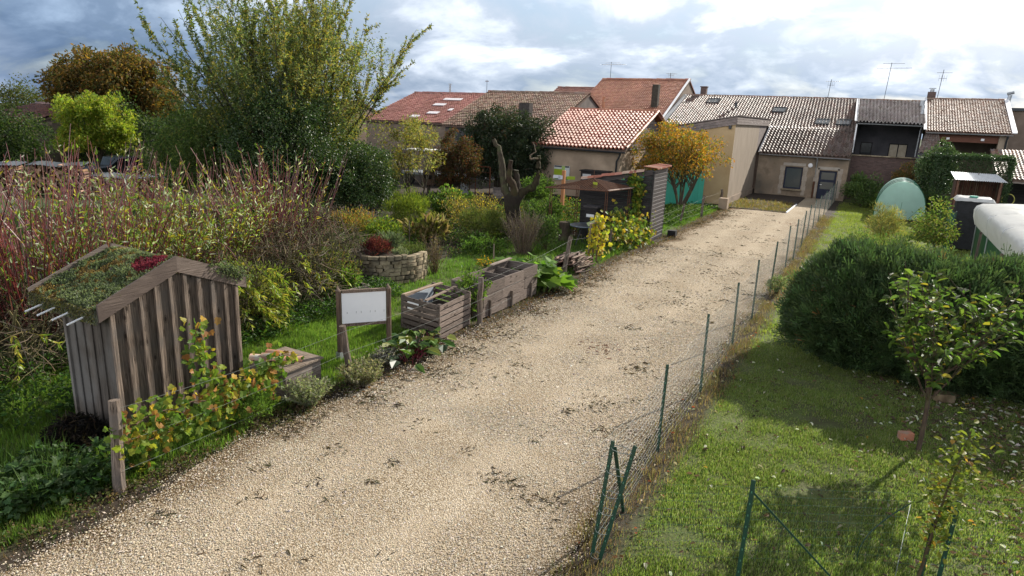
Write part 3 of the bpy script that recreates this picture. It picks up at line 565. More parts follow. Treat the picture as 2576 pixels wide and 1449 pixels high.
m = MB(); m.box((6.6, 53.1, 2.4), (.5, .5, 4.9)); m.flush('pier', MT['render_beige'], b); m.box((2.5, 53.1, 2.4), (.4, .5, 4.9)); m.build('pier', MT['render_beige'], b)
m = MB(); m.box((4.6, 53.1, 4.6), (3.6, .28, .5)); m.build('beam', surf('red_beam', (.10, .04, .025), (.16, .07, .045), 5, .8, .2, (.5, 8, 8)), b)
for x in (3.6, 5.5): m = MB(); m.box((x, 52.93, 4.55), (.18, .06, .14)); m.build('wall_lamp', MT['white'], b)
m = MB(); m.bar((2.2, 52.55, 5.08), (2.25, 62, 7.48), .16, .05); m.bar((7.06, 52.5, 5.05), (7.38, 62, 7.48), .26, .08); m.build('verge_flashing', MT['white'], b)
gutter(b, (2.3, 52.5, 4.9), (7, 52.5, 4.9)); pipe(b, [(6.75, 52.5, 4.85), (6.75, 52.8, 4.5), (6.75, 52.8, 0)], .06, 'darkmetal')
m = MB(); m.box((2.6, 62.3, 7.6), (.55, .5, .7)); m.build('chimney', MT['brick'], b); m = MB(); m.tube([(2.6, 62.3, 7.95), (2.6, 62.3, 8.15)], .14, 8); m.tube([(2.6, 62.3, 8.2), (2.6, 62.3, 8.24)], .24, 8); m.build('chimney_cowl', MT['zinc'], b)
m = MB(); m.tube([(7.5, 62, 7.3), (7.55, 62, 7.8)], .13, 8); m.tube([(7.35, 62, 7.86), (7.75, 62, 7.98)], .12, 6); m.build('flue', MT['zinc'], b)

b = thing('tile_outbuilding', 'small low tiled roof wing wedged between terrace house and veranda house', 'outbuilding', (2.5, 52.6, 0))
m = MB(); tile_roof(m, (2.0, 51.6, 3.6), (3.3, 51.6, 3.6), (2.3, 52.9, 4.9), (3.0, 52.9, 4.9), 6, 9, .07, GREYT); m.build('roof', MT['wettile'], b); m = MB(); m.box((2.6, 52.3, 1.75), (1.2, 1.0, 3.6)); m.build('wall', MT['greywall'], b)

b = thing('grey_building', 'plain windowless grey rendered building beyond the veranda house', 'building', (12, 62, 0))
m = MB(); m.box((13.6, 63, 3.3), (12, 6, 6.7)); m.build('wall', MT['tanwall'], b); m = MB(); m.box((13.6, 63, 6.72), (12.3, 6.4, .2)); m.build('roof', MT['darkmetal'], b)
b = thing('barn_lean_to', 'open barn lean-to with brown tiled roof and coiled hose at the right edge', 'lean-to', (8, 45, 0))
m = MB(); tile_roof(m, (5.9, 46.5, 2.5), (12, 46.5, 2.5), (5.9, 52, 4.0), (12, 52, 4.0), 32, 14, .05, BRNT + GREYT); m.build('roof', MT['wettile'], b)
m = MB(); slab(m, (5.9, 46.5, 2.5), (12, 46.5, 2.5), (5.9, 52, 4.0), (12, 52, 4.0), .1); m.box((9, 46.6, 2.38), (6.2, .12, .2)); m.build('roof_deck', MT['oldwood_x'], b)
for x in (6.0, 9): m = MB(); m.box((x, 46.7, 1.15), (.16, .16, 2.3)); m.build('post', MT['oldwood'], b)
m = MB(); m.box((9, 50, 1.3), (6, .2, 2.7)); m.build('back_wall', MT['blackwood'], b)
m = MB(); 
for k in range(3): m.tube([(6.6 + .3 * math.cos(a), 46.45 - .03 * k, 1.35 + .33 * math.sin(a)) for a in np.linspace(0, 6.4, 18)], .022, 5, (.45, .42, .10))
tag(m.build('garden_hose', MT['paint']), 'yellow green coiled hose hanging under the barn lean-to', 'hose')

# beige annex with wood fascia
b = thing('beige_annex', 'tall flat beige rendered annex with grey timber fascia beside the withered bed', 'annex', (-9.5, 48, 0))
m = MB(); wall(m, (-8.15, 43, -.1), (0, 1), 9.0, 5.1); m.build('side_wall', MT['render_beige'], b)
m = MB(); wall(m, (-12.4, 43, -.1), (1, 0), 4.25, 5.1, top=lambda x: 5.1 - (4.25 - x) * .2); m.build('front_wall', MT['render_ochre'], b)
m = MB(); 
for k in range(3): m.box((-8.08, 49.3, 4.98 + k * .155), (.06, 12.9, .14), col=(1.1, 1.1, 1.15))
m.build('fascia', MT['oldwood_y'], b)
m = MB()
for k in range(3): m.bar((-12.4, 42.94, 4.12 + k * .155), (-8.05, 42.94, 4.98 + k * .155), .06, .14, (1.1, 1.1, 1.15))
m.build('fascia', MT['oldwood_x'], b)
m = MB(); slab(m, (-12.5, 42.85, 4.6), (-8.0, 42.85, 5.46), (-12.5, 56, 4.6), (-8.0, 56, 5.46), .06, 0); m.build('roof', MT['zinc'], b)
m = MB(); wall(m, (-8.15, 52.0, 3.0), (0, 1), 3.8, 2.0, col=(1, 1, 1.05)); m.build('cladding', MT['oldwood_y'], b)
m = MB(); m.box((-8.45, 42.9, 4.72), (.16, .16, .2)); m.build('wall_lamp', MT['darkmetal'], b)
m = MB(); m.box((-8.11, 47.5, .2), (.06, 8.9, .4), col=(.8, .8, .82)); m.build('plinth', MT['plaster'], b)
m = MB(); m.box((-7.85, 40.6, .3), (.5, .5, .65)); tag(m.build('concrete_box', MT['plaster']), 'small concrete meter box at the front corner of the beige annex', 'box')

# hut with new salmon tiles
b = thing('tiled_hut', 'beige rendered hut with a salmon pink tiled roof and timber gable', 'hut', (-15.3, 39, 0))
m = MB(); wall(m, (-18.0, 36, -.1), (1, 0), 5.1, 3.35); m.build('front_wall', MT['plaster'], b)
m = MB(); quad(m, (-12.9, 36, -.1), (-12.9, 46, -.1), (-12.9, 46, 3.2), (-12.9, 36, 3.2)); quad(m, (-18, 46, -.1), (-18, 36, -.1), (-18, 36, 3.2), (-18, 41, 5.2), (-18, 46, 3.2)); quad(m, (-12.9, 46, -.1), (-18, 46, -.1), (-18, 46, 3.2), (-12.9, 46, 3.2)); m.build('side_wall', MT['plaster'], b)
m = MB()
for k in range(12):
    z0 = 3.22 + k * .165; hw = (5.22 - z0 - .08) / 2.05 * 5
    if hw > .1: m.box((-12.87, 41, z0 + .08), (.06, hw * 2, .15), col=(1.05, 1.05, 1.1) if k % 2 else (.9, .9, .95))
m.build('gable_cladding', MT['oldwood_y'], b)
rf = MB(); tile_roof(rf, (-18.35, 35.62, 3.28), (-12.5, 35.62, 3.28), (-18.35, 41, 5.42), (-12.5, 41, 5.42), 25, 16, .11, NEWT, lift=.085, jit=.05); rf.build('roof', MT['wettile'], b)
sl = MB(); slab(sl, (-18.35, 35.66, 3.28), (-12.5, 35.66, 3.28), (-18.35, 41, 5.42), (-12.5, 41, 5.42), .1); slab(sl, (-18.35, 41, 5.42), (-12.5, 41, 5.42), (-18.35, 46.4, 3.28), (-12.5, 46.4, 3.28), .1, .03, (1.2, .5, .3)); sl.build('roof_deck', MT['oldwood_x'], b)
m = MB(); ridge(m, (-18.35, 41, 5.44), (-12.45, 41, 5.44), .13, 15, [(.42, .17, .1)]); ridge(m, (-12.47, 35.6, 3.38), (-12.47, 41, 5.5), .09, 15, [(.5, .22, .14)]); ridge(m, (-12.47, 46.4, 3.36), (-12.47, 41, 5.5), .09, 15, [(.28, .11, .07)]); m.build('ridge_tiles', MT['tile'], b)
gutter(b, (-18.35, 35.55, 3.2), (-12.5, 35.55, 3.16), .08, 'darkmetal')
pipe(b, [(-12.75, 35.55, 3.1), (-12.8, 35.6, 2.95), (-13.05, 35.86, 2.6), (-13.05, 35.86, .0)], .055, 'darkmetal'); pipe(b, [(-13.05, 35.84, 1.55), (-14.6, 35.75, 1.25)], .05, 'zinc', 'drain_pipe')
m = MB(); m.box((-15.45, 35.97, -.02), (5.2, .12, .9), col=(.2, .2, .2)); m.build('plinth', MT['greywall'], b)
m = MB(); 
dx, dy = -9.6 + 12.8, 42.6 - 36.3; L = math.hypot(dx, dy); n_ = 14
for k in range(n_):
    t0 = (k + .5) / n_; m.bar((-12.8 + dx * (t0 - .49 / n_), 36.3 + dy * (t0 - .49 / n_), 1.02), (-12.8 + dx * (t0 + .49 / n_), 36.3 + dy * (t0 + .49 / n_), 1.02), .05 + .01 * (k % 2), 2.1, (1, 1, 1) if k % 2 else (.93, .95, .95))
tag(m.build('teal_gate', MT['teal']), 'big teal green painted gate between hut and beige annex', 'gate')

# roofs of the village behind
def far_house(name, label, x0, x1, yr, zr, yf, zf, yb, pal, nc, nr, mat='tile', amp=.05, wallmat='tanwall', hip=None, right_col=(1, 1, 1)):
    b = thing(name, label, 'house', ((x0 + x1) / 2, yr, 0)); zb = zf
    rf = MB(); tile_roof(rf, (x0, yf, zf), (x1, yf, zf), (x0, yr, zr), (x1, yr, zr), nc, nr, amp, pal, jit=.07, lift=.08); rf.build('roof', MT[mat], b)
    sl = MB(); slab(sl, (x0, yf, zf), (x1, yf, zf), (x0, yr, zr), (x1, yr, zr), .12); slab(sl, (x0, yr, zr), (x1, yr, zr), (x0, yb, zb), (x1, yb, zb), .12, .03, (.8, .35, .25)); sl.build('roof_deck', MT['oldwood_x'], b)
    m = MB(); wall(m, (x0 + .1, yf + .3, -.1), (1, 0), x1 - x0 - .2, zf)
    for x in (x0 + .1, x1 - .1): quad(m, (x, yf + .3, -.1), (x, yb - .3, -.1), (x, yb - .3, zb - .1), (x, yr, zr - .12), (x, yf + .3, zf - .1), col=right_col)
    m.build('wall', MT[wallmat], b)
    m = MB(); ridge(m, (x0, yr, zr + .03), (x1, yr, zr + .03), .13, int((x1 - x0) * 2.2), pal); m.build('ridge_tiles', MT['tile'], b); return b
b = far_house('tall_red_house', 'tallest house in the row, orange red tiled roof with a mossy chimney', -25.4, -16.7, 64, 8.75, 56.5, 5.15, 72, REDT, 46, 26)
m = MB(); m.box((-18.2, 58.6, 6.9), (.55, .5, 2.3)); m.build('chimney', surf('mossy_chimney', (.03, .026, .02), (.075, .065, .05), 5, .95, .4), b)
m = MB(); m.bar((-16.75, 56.5, 5.3), (-16.75, 64, 8.9), .14, .12); m.build('verge_flashing', MT['white'], b)
b = far_house('old_brown_house', 'old house with brown weathered tiles and a bare stone gable behind the laurels', -31, -21.4, 51.5, 6.85, 44.5, 4.0, 58.5, BRNT + [(.3, .22, .15)], 46, 22, amp=.06, wallmat='greywall', right_col=(1.6, 1.4, 1.2))
m = MB(); m.box((-24.6, 46.5, 5.3), (.9, .6, 1.2)); m.build('chimney', surf('dark_chimney', (.03, .026, .024), (.07, .06, .055), 5, .95, .4), b)
m = MB(); m.tube([(-20.6, 52.5, 5.8), (-20.6, 52.5, 6.7)], .13, 8); m.build('flue', MT['claycut'], b); m = MB(); m.box((-20.6, 54, 4.4), (.7, .8, 1.8)); m.build('chimney', MT['greywall'], b)
b = far_house('long_red_house', 'long house with dusky red tiles and pale roof panels behind the willow', -40.5, -31.1, 53.5, 6.7, 46, 4.1, 61, [(.36, .16, .13), (.39, .18, .15), (.33, .14, .115)], 46, 22, amp=.05)
m = MB(); a_ = math.atan2(2.6, 7.5)
for (x, y, w_) in ((-34.8, 51.6, 1.9), (-35.2, 50.1, 1.2), (-34.4, 48.0, 1.1), (-35.6, 47.0, .8), (-33.2, 48.9, .4)): 
    rot = np.array([[1, 0, 0], [0, math.cos(a_), -math.sin(a_)], [0, math.sin(a_), math.cos(a_)]]); m.box((x, y, 4.1 + (y - 46) * 2.6 / 7.5 + .14), (w_, .5, .04), rot, (.9, .85, .85)); m.flush('roof_panel', MT['white'], b)
m = MB(); m.bar((-31.1, 46, 4.3), (-31.1, 53.5, 6.9), .35, .1); m.build('verge_flashing', MT['white'], b)
b = far_house('distant_brown_house', 'distant house with a dull brown ridge peeping up between two red roofs', -34, -24.5, 72, 8.3, 66, 5.6, 78, [(.30, .15, .11), (.27, .13, .10)], 30, 14)
m = MB(); m.box((-28.2, 72, 8.7), (.35, .35, .9)); m.build('chimney', MT['claycut'], b)
far_house('orange_roof_house', 'house with a low brown red roof half hidden left of the big willow', -57, -44, 50, 5.6, 44, 3.4, 56, [(.28, .12, .07), (.2, .09, .06)], 30, 14)
far_house('shed_roof_house', 'far low building whose dark red roof shows beside the walnut tree', -56, -48.5, 27.5, 4.4, 22, 3.0, 33, [(.12, .05, .04), (.16, .07, .05)], 24, 12)

# aerials and chimney pots seen on the ridges
def aerial(label, x, y, z, h, az, double=False, lean=0):
    t = thing('roof_aerial', label, 'aerial', (x, y, z), 'television aerials on the ridges'); m = MB(); m.tube([(x, y, z), (x + lean, y, z + h)], .022, 6); m.build('mast', MT['darkmetal'], t)
    m = MB(); ca, sa = math.cos(az), math.sin(az)
    def yagi(zc, L, n, el, vert=False):
        p = np.array([x + lean * (zc - z) / h, y, zc]); d = np.array([ca, sa, 0]); s_ = np.array([0, 0, 1.]) if vert else np.array([-sa, ca, 0])
        m.tube([p - d * L * .6, p + d * L * .4], .014, 4)
        for k in range(n): c = p - d * L * .6 + d * L * k / (n - 1); m.tube([c - s_ * el, c + s_ * el], .008, 4)
    if double: yagi(z + h - .08, 1.5, 12, .14); yagi(z + h * .86, 2.4, 8, .45, False)
    else: yagi(z + h * .9, 1.0, 9, .16); yagi(z + h * .72, .5, 4, .22, True)
    m.build('antenna', MT['zinc'], t)
aerial('short leaning aerial left on the long grey roof', -4.7, 62, 7.2, 1.6, R(170), lean=.1)
aerial('tallest aerial with two wide combs on the terrace house ridge', -.6, 62, 7.1, 3.0, R(175), True, .12)
aerial('aerial beside the brick chimney of the veranda house', 3.0, 62.3, 7.3, 2.3, R(185), lean=.1)
aerial('aerial at the left end of the tall red roof', -24.6, 64, 8.7, 1.7, R(180), True)
aerial('low aerial near the right end of the tall red roof', -18.6, 64, 8.7, .7, R(200))
aerial('aerial on the ridge of the long red roof behind the willow', -32.4, 53.5, 6.7, 1.3, R(120))
t = thing('stove_flue', 'slim metal stove flue on the far red ridge beside the willow', 'flue', (-36.5, 53.5, 6.6)); m = MB(); m.tube([(-36.5, 53.6, 6.5), (-36.5, 53.6, 7.5)], .09, 8); m.tube([(-36.5, 53.6, 7.55), (-36.5, 53.6, 7.62)], .16, 8); m.build('pipe', MT['zinc'], t)
# ------------------------------------------------------------------ vegetation
LOCAL = True
def rdir(n, r=rng): 
    v = r.normal(size=(n, 3)); return nrm(v)
def branch_path(p0, d, L, n=6, bend=.12, grav=0., up_=0.):
    P = [np.array(p0, float)]; d = nrm(np.array(d, float)); st = L / (n - 1)
    for i in range(n - 1):
        d = nrm(d + rng.normal(0, bend, 3) + np.array([0, 0, up_ - grav])); P.append(P[-1] + d * st)
    return np.array(P), d
def taper(r0, r1, n): return np.linspace(r0, r1, n)
def along(P, n, lo=.2, hi=1.0):
    """n points (and tangents) along polyline P"""
    t = rng.uniform(lo, hi, n) * (len(P) - 1); i = np.minimum(t.astype(int), len(P) - 2); f = (t - i)[:, None]
    return P[i] * (1 - f) + P[i + 1] * f, nrm(P[i + 1] - P[i])
def put_leaves(mb, tpl, pos, d, L, Wd, pal, w=None, jit=.2, droop=.0, flat=.6):
    n = len(pos); nor = rdir(n) * (1 - flat) + np.array([0, 0, flat]); d = d + np.array([0, 0, -droop])
    mb.many(tpl, pos, d, nor, L * rng.uniform(.65, 1.3, n), Wd * rng.uniform(.7, 1.25, n), pick(pal, n, jit, w))
def crown_pts(n, c, rad, ncl, clr, shell=.55, seed=None, squash=1.0, flatbot=-.6):
    """leaf positions: leaf clumps spread through an uneven ellipsoid"""
    r = np.random.default_rng(seed) if seed is not None else rng
    u = rdir(ncl, r); rr = (shell + (1 - shell) * r.random(ncl)) * (.82 + .36 * vnoise(u[:, 0] * 2 + u[:, 2], u[:, 1] * 2, .7, 81)); k = u[:, 2] > flatbot; u = u[k]; rr = rr[k]
    C = u * rr[:, None]; m = len(C); i = r.integers(0, m, n); sz = clr * r.uniform(.55, 1.35, m)
    off = rdir(n, r) * (r.random((n, 1)) ** .5) * sz[i][:, None] * np.array([1, 1, squash])
    return np.array(c) + C[i] * np.array(rad) + off, i, np.array(c) + C * np.array(rad), nrm(off + C[i] * .4 * sz[i][:, None])
def leafy_tree(name, label, cat, loc, h, c, rad, ncl, clr, n, L, Wd, pal, w=None, tpl='quad', trunks=1, tr=.12, group=None, limbs=26, shell=.5, mat='leaf', bark=(1, 1, 1), clump_tint=.25, droop=.25, flatbot=-.6, spread=.2, flat=.4):
    t = thing(name, label, cat, loc, group); pos, ci, C, outd = crown_pts(n, c, rad, ncl, clr, shell, flatbot=flatbot)
    tint = 1 + (rng.random(len(C)) - .5) * 2 * clump_tint
    mb = MB(); nn = len(pos); col = pick(pal, nn, .2, w) * tint[ci][:, None]; nor = rdir(nn) * (1 - flat) + np.array([0, 0, flat])
    mb.many(tpl, pos, outd * .8 + rdir(nn) * .8 + np.array([0, 0, -droop]), nor, L * rng.uniform(.6, 1.3, nn), Wd * rng.uniform(.7, 1.2, nn), col)
    tk = MB(); bases = []
    for k in range(trunks):
        a = rng.uniform(0, 6.28); lean = spread if trunks > 1 else .04
        P, d = branch_path((0.12 * math.cos(a) * (trunks > 1), .12 * math.sin(a) * (trunks > 1), -.05), (lean * math.cos(a), lean * math.sin(a), 1), max(c[2] * (.75 if trunks == 1 else .9), .3), 7, .06)
        tk.tube(P, taper(tr, tr * .55, 7), 8, bark); bases.append(P)
    for j in rng.choice(len(C), min(limbs, len(C)), replace=False):
        B = bases[rng.integers(0, len(bases))]; s_ = B[rng.integers(3, 7)]; e = C[j]; mid = (s_ + e) / 2 + rng.normal(0, .08, 3) * np.linalg.norm(e - s_); mid[2] += .12 * np.linalg.norm(e - s_) * (1 if e[2] > s_[2] else -.2)
        q = np.linspace(0, 1, 6)[:, None]; P = (1 - q) ** 2 * s_ + 2 * q * (1 - q) * mid + q * q * e; tk.tube(P, taper(tr * .42, tr * .08, 6), 5, bark)
    tk.build('trunk', MT['bark'], t); mb.build('crown', MT[mat], t); return t

# big willow-like tree: many steep stems fanning from the ground, long thin leaves
t = thing('grey_willow', 'huge open willow with steep fanning stems and sparse yellowing leaves', 'tree', (-24.7, 22.9, 0)); t.scale = (1.08, 1.08, 1.1)
tk = MB(); lf = MB(); WL = [(.16, .185, .06), (.12, .155, .05), (.34, .27, .06), (.26, .28, .15), (.08, .115, .04)]
for k in range(80):
    a = rng.uniform(0, 6.28); q = rng.random() ** .62; tilt = q * .70; right = math.cos(a - YAW)
    d = np.array([math.cos(a) * math.sin(tilt), math.sin(a) * math.sin(tilt), math.cos(tilt)])
    L = rng.uniform(7.6, 11.2) * (1 - .22 * q); P, _ = branch_path((math.cos(a) * .5 * q, math.sin(a) * .5 * q, -.05), d, L, 11, .045, 0, .012)
    tk.tube(P, taper(rng.uniform(.035, .075), .006, 11), 5)
    wr = [3, 3, 1.4, 1.5, 2] if right < .2 else [2, 1.5, 3.2, 2, 1]
    for s_ in range(rng.integers(14, 22)):
        p, tg = along(P, 1, .18, .97); sd_ = nrm(tg[0] * .9 + rdir(1)[0] * .6 + np.array([0, 0, .25])); l2 = rng.uniform(.6, 1.9); P2, _ = branch_path(p[0], sd_, l2, 5, .14); tk.tube(P2, taper(.010, .003, 5), 3)
        n = int(50 * l2 * rng.uniform(.5, 1.4)); pp, tt = along(P2, n, .1, 1); put_leaves(lf, 'long', pp, tt * .7 + rdir(n) * .8, .145, .045, WL, wr, .2, .25, .3)
    n = 34; pp, tt = along(P, n, .55, 1); put_leaves(lf, 'long', pp, tt * .7 + rdir(n) * .8, .14, .04, WL, wr, .2, .2, .3)
pos, ci, C, od = crown_pts(17000, (.2, 0, 5.6), (4.3, 4.3, 3.5), 240, .62, .35, flatbot=-.75); m_ = len(pos); lf.many('long', pos, od * .5 + rdir(m_) + np.array([0, 0, -.1]), rdir(m_), .13 * rng.uniform(.6, 1.3, m_), .042, pick(WL, m_, .22, [3, 3, 1.6, 2, 2]) * (.8 + .45 * rng.random(len(C)))[ci][:, None])
for e in C[rng.choice(len(C), 90, replace=False)]: P = np.array([(e[0] * .25, e[1] * .25, max(e[2] - 2.2, .8)), e * .75 + np.array([0, 0, e[2] * .1]), e]); tk.tube(P, [.02, .012, .004], 4)
tk.build('stems', surf('willow_bark', (.03, .026, .02), (.085, .075, .055), 10, .9, .3), t); lf.build('foliage', MT['leaf'], t)

HAW = [(.03, .058, .018), (.046, .082, .023), (.066, .105, .028), (.022, .042, .015), (.12, .12, .035)]
leafy_tree('hawthorn_tree', 'dense dark green hawthorn in front of the big willow', 'tree', (-22.6, 20.6, 0), 6, (0, 0, 3.1), (2.7, 2.5, 2.8), 330, .6, 54000, .10, .065, HAW, [3, 4, 3, 2, .7], 'quad', 3, .12, mat='glossy_leaf', limbs=40, shell=.35, flatbot=-.85)
leafy_tree('hawthorn_tree', 'low dark bushy hawthorn spreading right of the taller one', 'tree', (-20.6, 22.9, 0), 3, (0, 0, 1.75), (2.0, 1.9, 1.6), 200, .42, 30000, .09, .06, HAW, [3, 4, 3, 2, .7], 'quad', 3, .08, mat='glossy_leaf', limbs=30, shell=.35, flatbot=-.9)
leafy_tree('yellow_bush', 'yellow leaved willow bush hanging at the right foot of the big willow', 'bush', (-20.0, 26.4, 0), 4, (0, 0, 3.0), (1.7, 1.6, 2.1), 60, .42, 3600, .15, .045, [(.32, .25, .05), (.20, .20, .06), (.12, .15, .04), (.36, .32, .16)], [4, 3, 2, 2], 'long', 4, .05, limbs=30, shell=.3)
leafy_tree('green_bush', 'mid green willow bush filling the left foot of the big willow', 'bush', (-27.2, 20.4, 0), 4, (0, 0, 2.4), (2.6, 2.5, 2.4), 190, .6, 22000, .15, .045, [(.07, .11, .03), (.10, .14, .04), (.05, .08, .025), (.17, .17, .05)], [3, 3, 2, 1], 'long', 4, .06, limbs=30, shell=.3)
leafy_tree('walnut_tree', 'tall rounded tree with rust orange autumn leaves on the skyline', 'tree', (-51, 30.5, 0), 9, (0, 0, 5.3), (4.3, 4.3, 3.3), 330, .75, 48000, .26, .15, [(.17, .095, .028), (.12, .08, .025), (.24, .13, .03), (.09, .085, .025), (.06, .065, .02)], [4, 4, 2, 3, 2], 'quad', 1, .28, limbs=60, shell=.45)
leafy_tree('lime_green_tree', 'bright yellow green young maple behind the firewood stacks', 'tree', (-39.6, 22.3, 0), 5.4, (0, 0, 3.2), (2.05, 2.05, 2.1), 110, .46, 20000, .17, .11, [(.22, .27, .035), (.28, .30, .04), (.15, .21, .03), (.36, .30, .05)], [4, 3, 3, 1], 'quad', 1, .09, limbs=40, shell=.5, clump_tint=.2)
BG = [(.035, .06, .02), (.05, .08, .026), (.075, .10, .03), (.025, .045, .016)]
for (lab, x, y, h, r_, pal) in (
    ('dark green shrub mass left of the lime green maple', -45, 19.5, 4.2, 2.9, BG), ('olive shrub behind the red willow shoots at the left edge', -46, 16, 4.0, 2.9, [(.09, .10, .04), (.06, .08, .03), (.12, .12, .05)]),
    ('dark bushy tree directly under the rust orange walnut', -46.5, 27.5, 4.9, 3.2, BG), ('green bush right of the walnut, behind the parked car', -38.5, 27.5, 4.4, 2.8, BG),
    ('rounded green tree left of the walnut on the skyline', -62, 30, 6.0, 4.0, [(.07, .09, .03), (.10, .10, .035)]), ('brownish green tree at the far left edge of the skyline', -62, 23, 6.2, 4.0, [(.10, .095, .035), (.07, .08, .03)]), ('second skyline tree tucked behind the dark red roof', -64, 35.5, 5.5, 3.4, [(.06, .08, .03), (.08, .085, .03)]),
    ('dark tree closing the gap between walnut and big willow', -35, 27.5, 4.4, 2.8, BG), ('broad green tree behind the big willow', -31.5, 31, 4.3, 2.6, BG), ('shadowy bush under the big willow', -24.8, 22.5, 3.0, 2.2, BG), ('dark shrub behind the hawthorns near the far red house', -26, 29.5, 2.8, 2.2, BG)):
    leafy_tree('background_tree', lab, 'tree', (x, y, 0), h, (0, 0, h * .55), (r_, r_, h * .48), 120, r_ * .26, 15000, .17, .11, pal, None, 'quad', 1, .14, 'trees and shrubs behind the garden', 24, .4, flatbot=-.95)
leafy_tree('laurel_tree', 'large dark glossy laurel with reddish tips before the bare stone gable', 'tree', (-21.3, 36.8, 0), 5.6, (0, 0, 2.9), (2.5, 2.2, 2.5), 240, .55, 34000, .15, .07, [(.022, .036, .015), (.035, .052, .02), (.05, .07, .03), (.085, .055, .03)], [4, 4, 2, 1], 'oval', 3, .12, mat='glossy_leaf', limbs=30, shell=.4, flatbot=-.9)
leafy_tree('laurel_tree', 'dark laurel bush left of the salmon tiled hut roof', 'tree', (-18.8, 36.2, 0), 4.8, (0, 0, 2.5), (1.7, 1.7, 2.4), 150, .5, 22000, .15, .07, [(.022, .036, .015), (.035, .052, .02), (.05, .07, .03), (.07, .055, .03)], [4, 4, 2, 1], 'oval', 2, .1, mat='glossy_leaf', limbs=30, shell=.4, flatbot=-.95)
leafy_tree('reddish_shrub', 'tall rounded shrub turning reddish brown beside the laurels', 'shrub', (-20.9, 31.4, 0), 3.7, (0, 0, 2.1), (1.45, 1.45, 1.7), 140, .35, 17000, .1, .06, [(.12, .045, .025), (.085, .06, .025), (.05, .06, .022), (.16, .06, .03)], [3, 3, 3, 1], 'quad', 2, .07, limbs=24, shell=.45, flatbot=-.9)
leafy_tree('amber_tree', 'multi stemmed tree with amber yellow leaves in front of the teal gate', 'tree', (-9.75, 37.9, 0), 5.2, (-.45, 0, 3.1), (2.75, 2.3, 1.85), 210, .45, 12500, .13, .085, [(.40, .18, .025), (.32, .155, .03), (.20, .17, .03), (.42, .22, .04), (.12, .135, .03)], [3, 4, 4, 2, 3], 'quad', 6, .075, limbs=80, shell=.4, clump_tint=.2, spread=.42)

# red stemmed coppiced willows
RS = [(.115, .016, .020), (.15, .026, .022), (.08, .016, .018), (.15, .045, .024)]; RL = [(.44, .46, .38), (.22, .27, .05), (.38, .31, .045), (.11, .17, .04), (.55, .55, .47), (.22, .13, .06)]
def red_willow(label, x, y, n, hz, r_, z0=.4, leaves=20, w=None):
    t = thing('red_willow', label, 'willow', (x, y, 0), 'red stemmed willow hedge'); tk = MB(); lf = MB(); st = MB()
    for k in range(4):
        a = rng.uniform(0, 6.28); P, _ = branch_path((.15 * math.cos(a), .15 * math.sin(a), -.05), (.7 * math.cos(a), .7 * math.sin(a), 1), z0 + .5, 6, .25); st.tube(P, taper(.07, .04, 6), 6, (1.0, 1.0, .8))
    for k in range(int(n * 1.35)):
        a = rng.uniform(0, 6.28); q = rng.random() ** .5 * r_; p0 = np.array([q * math.cos(a), q * math.sin(a), z0 * rng.uniform(.5, 1.3)]); tl = .1 + .38 * q / r_
        L = hz * rng.uniform(.6, 1.42); P, _ = branch_path(p0, (tl * math.cos(a), tl * math.sin(a), 1), L, 7, .045, 0, .02); tk.tube(P, taper(.014, .006, 7), 3, pick(RS, 1)[0])
        nl = int(leaves * .5 * rng.uniform(.2, 1.2)); pp, tt = along(P, nl, .12, 1.0); put_leaves(lf, 'long', pp, tt * .9 + rdir(nl) * .75, .135, .031, RL, w or [2, 4, 2, 4, .7, .5], .2, .1, .2)
    st.build('stool', MT['bark'], t); tk.build('stems', MT['redtwig'], t); lf.build('foliage', MT['leaf'], t)
lab = ['at the far left edge, mostly bare', 'just left of the green roofed shed', 'behind the left roof corner of the shed', 'directly behind the ridge of the shed', 'behind the right roof edge of the shed', 'growing from the brown woven hedge']
for i, (x, y, n, hz, r_, z0, lv) in enumerate(((-14.6, 4.6, 100, 2.6, .8, .6, 9), (-13.9, 6.2, 105, 2.6, .9, .7, 14), (-13.6, 7.6, 80, 2.2, .9, .8, 44), (-13.7, 9.0, 72, 1.75, .9, .9, 70), (-14.0, 10.5, 66, 1.5, .9, 1.0, 66), (-14.4, 12.4, 70, 1.9, .8, 1.2, 18))):
    red_willow('red stemmed willow ' + lab[i], x, y, n, hz, r_, z0, lv)
lab2 = ['second row, at the left edge in front of the firewood', 'second row, before the corrugated sheets', 'second row, below the lime green maple', 'second row, below the parked car', 'second row, in front of the walnut', 'second row, in front of the big willow', 'second row, left of the dark hawthorn']
for i, (x, y) in enumerate(((-19.4, 7.2), (-18.9, 8.7), (-18.3, 10.0), (-17.9, 11.3), (-17.4, 12.6), (-16.9, 13.8), (-16.3, 15.0))):
    red_willow('red stemmed willow ' + lab2[i], x, y, int(42 + 30 * rng.random()), rng.uniform(1.7, 2.5), .9, .5, 14 + 2 * i, [2, 3, 2, 4, 1, 1])

